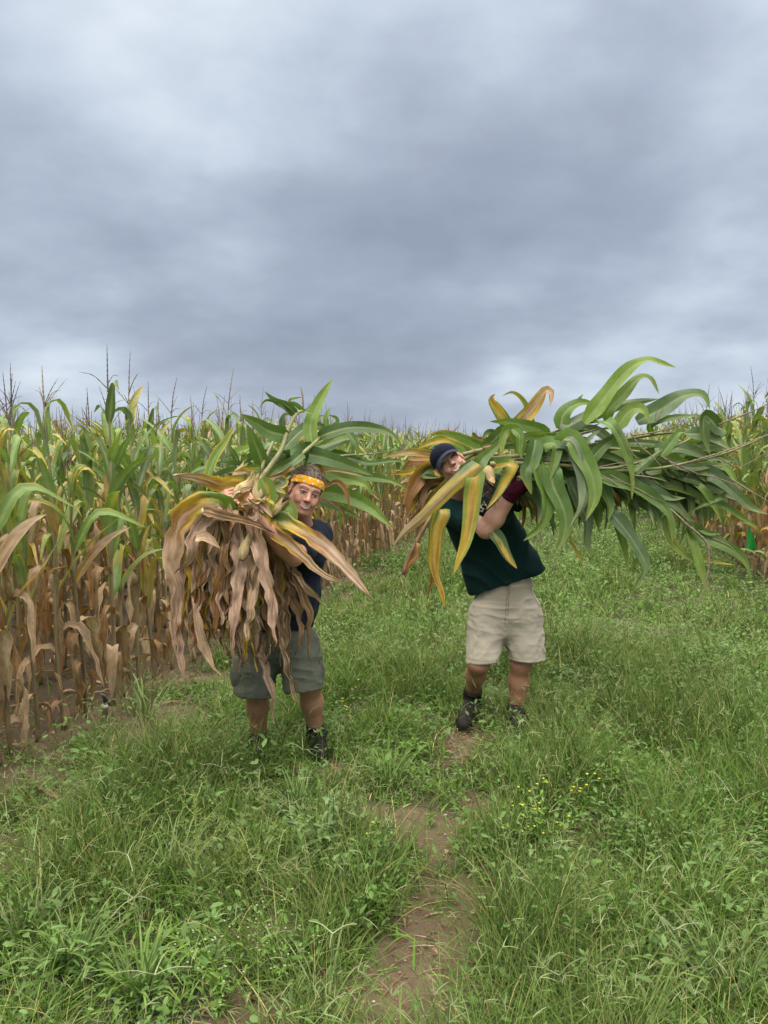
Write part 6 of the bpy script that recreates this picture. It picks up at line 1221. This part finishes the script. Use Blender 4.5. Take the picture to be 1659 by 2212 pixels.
# pipe stub with a black clip at the foot of the left corn
b = G(228, 1562); e = empty('pipe_stub', (b[0], b[1], 0), 'cream plastic pipe stub with a black clip at the foot of the left corn', 'pipe'); g = Geo()
z_ = np.array([0, 0, 1.]); P = [b*[1, 1, 0]+z_*q for q in (-.02, .09, .092, .112, .1125)]; V, F = tube(np.array(P), [.019, .018, .022, .022, .014], 16); g.add(V, F, np.array([.36, .34, .26])); link('pipe', g.mesh('pipe'), M_plain, e)
g = Geo(); t0 = b*[1, 1, 0]+z_*.112
for q in (([0, 0, 0], [-.004, 0, .03], [-.010, 0, .052]), ([.026, 0, -.004], [.008, 0, .028], [-.008, 0, .056])): V, F = tube(catmull(np.array(q)+t0, 6), [.006, .007, .008, .009, .009, .007], 8); g.add(V, F, np.array([.012, .012, .016]))
link('clip', g.mesh('clip'), M_plain, e)
# bright green plastic pennant among the right corn
p = W(1618, 1135, 9.2); e = empty('plastic_pennant', tuple(p), 'bright green triangular plastic pennant caught among the right corn', 'pennant'); g = Geo(); A = p; B = W(1612, 1192, 9.2); C_ = W(1638, 1190, 9.15)
n = 7; VV = []; 
for i in range(n):
    for j in range(n):
        t_ = i/(n-1); s_ = j/(n-1)*1.0; q = A+(B+(C_-B)*s_-A)*t_; q = q+np.array([0, .02*math.sin(s_*5+t_*4)*t_, 0]); VV.append(q)
VV = np.array(VV); ii = np.arange(n-1)[:, None]*n; jj = np.arange(n-1)[None]; F = np.stack([ii+jj, ii+jj+1, ii+n+jj+1, ii+n+jj], -1).reshape(-1, 4); g.add(VV, F, np.array([.01, .26, .03])); g.add(VV+[0, .002, 0], F[:, ::-1], np.array([.01, .26, .03]))
link('film', g.mesh('film'), M_plain, e)
g = Geo(); V, F = tube(np.array([B*[1, 1, 0], B*[1, 1, 0]+[.01, 0, A[2]]]), .003, 6); g.add(V, F, np.array([.12, .12, .10])); link('wire_stake', g.mesh('wire_stake'), M_plain, e)
# husk scraps and straws one can point at
for q, (x, y, L_, wd, a, lab, col) in enumerate(((925, 1388, .16, .05, .2, 'cream husk scrap in the grass between the two people', (.62, .52, .40)), (945, 1396, .10, .04, -.5, 'smaller husk scrap just right of the cream husk scrap', (.55, .42, .30)), (912, 2052, .085, .006, .05, 'pale short straw lying on the foreground bare soil', (.52, .44, .30)),
        (925, 2035, .11, .004, -.35, 'thin straw crossing the foreground bare soil', (.40, .30, .19)), (110, 1730, .34, .05, -.7, 'long curled dry corn leaf lying on soil at the left edge', (.26, .17, .10)), (1030, 1795, .16, .006, -.1, 'thin dry stick on the bare soil strip', (.34, .24, .13)))):
    p = G(x, y); d = np.array([math.cos(a), math.sin(a), 0])*L_; g = Geo(); o = np.array([p[0], p[1], .012 if q > 1 else .06]); leaf(g, [o-d/2, o+[0, 0, .015 if wd > .02 else .003], o+d/2], wd, 14, 6, (0, -.3, 1), (.3, .8 if wd > .02 else .3), .5, .3, 6, None, 1.0, 0, 0, None, np.array(col), base=.5, crum=.004 if wd > .02 else 0)
    setp(link('corn_scrap' if wd > .02 else 'straw', g.mesh('scrap'), M_dry), lab, 'dry scrap' if wd > .02 else 'straw')
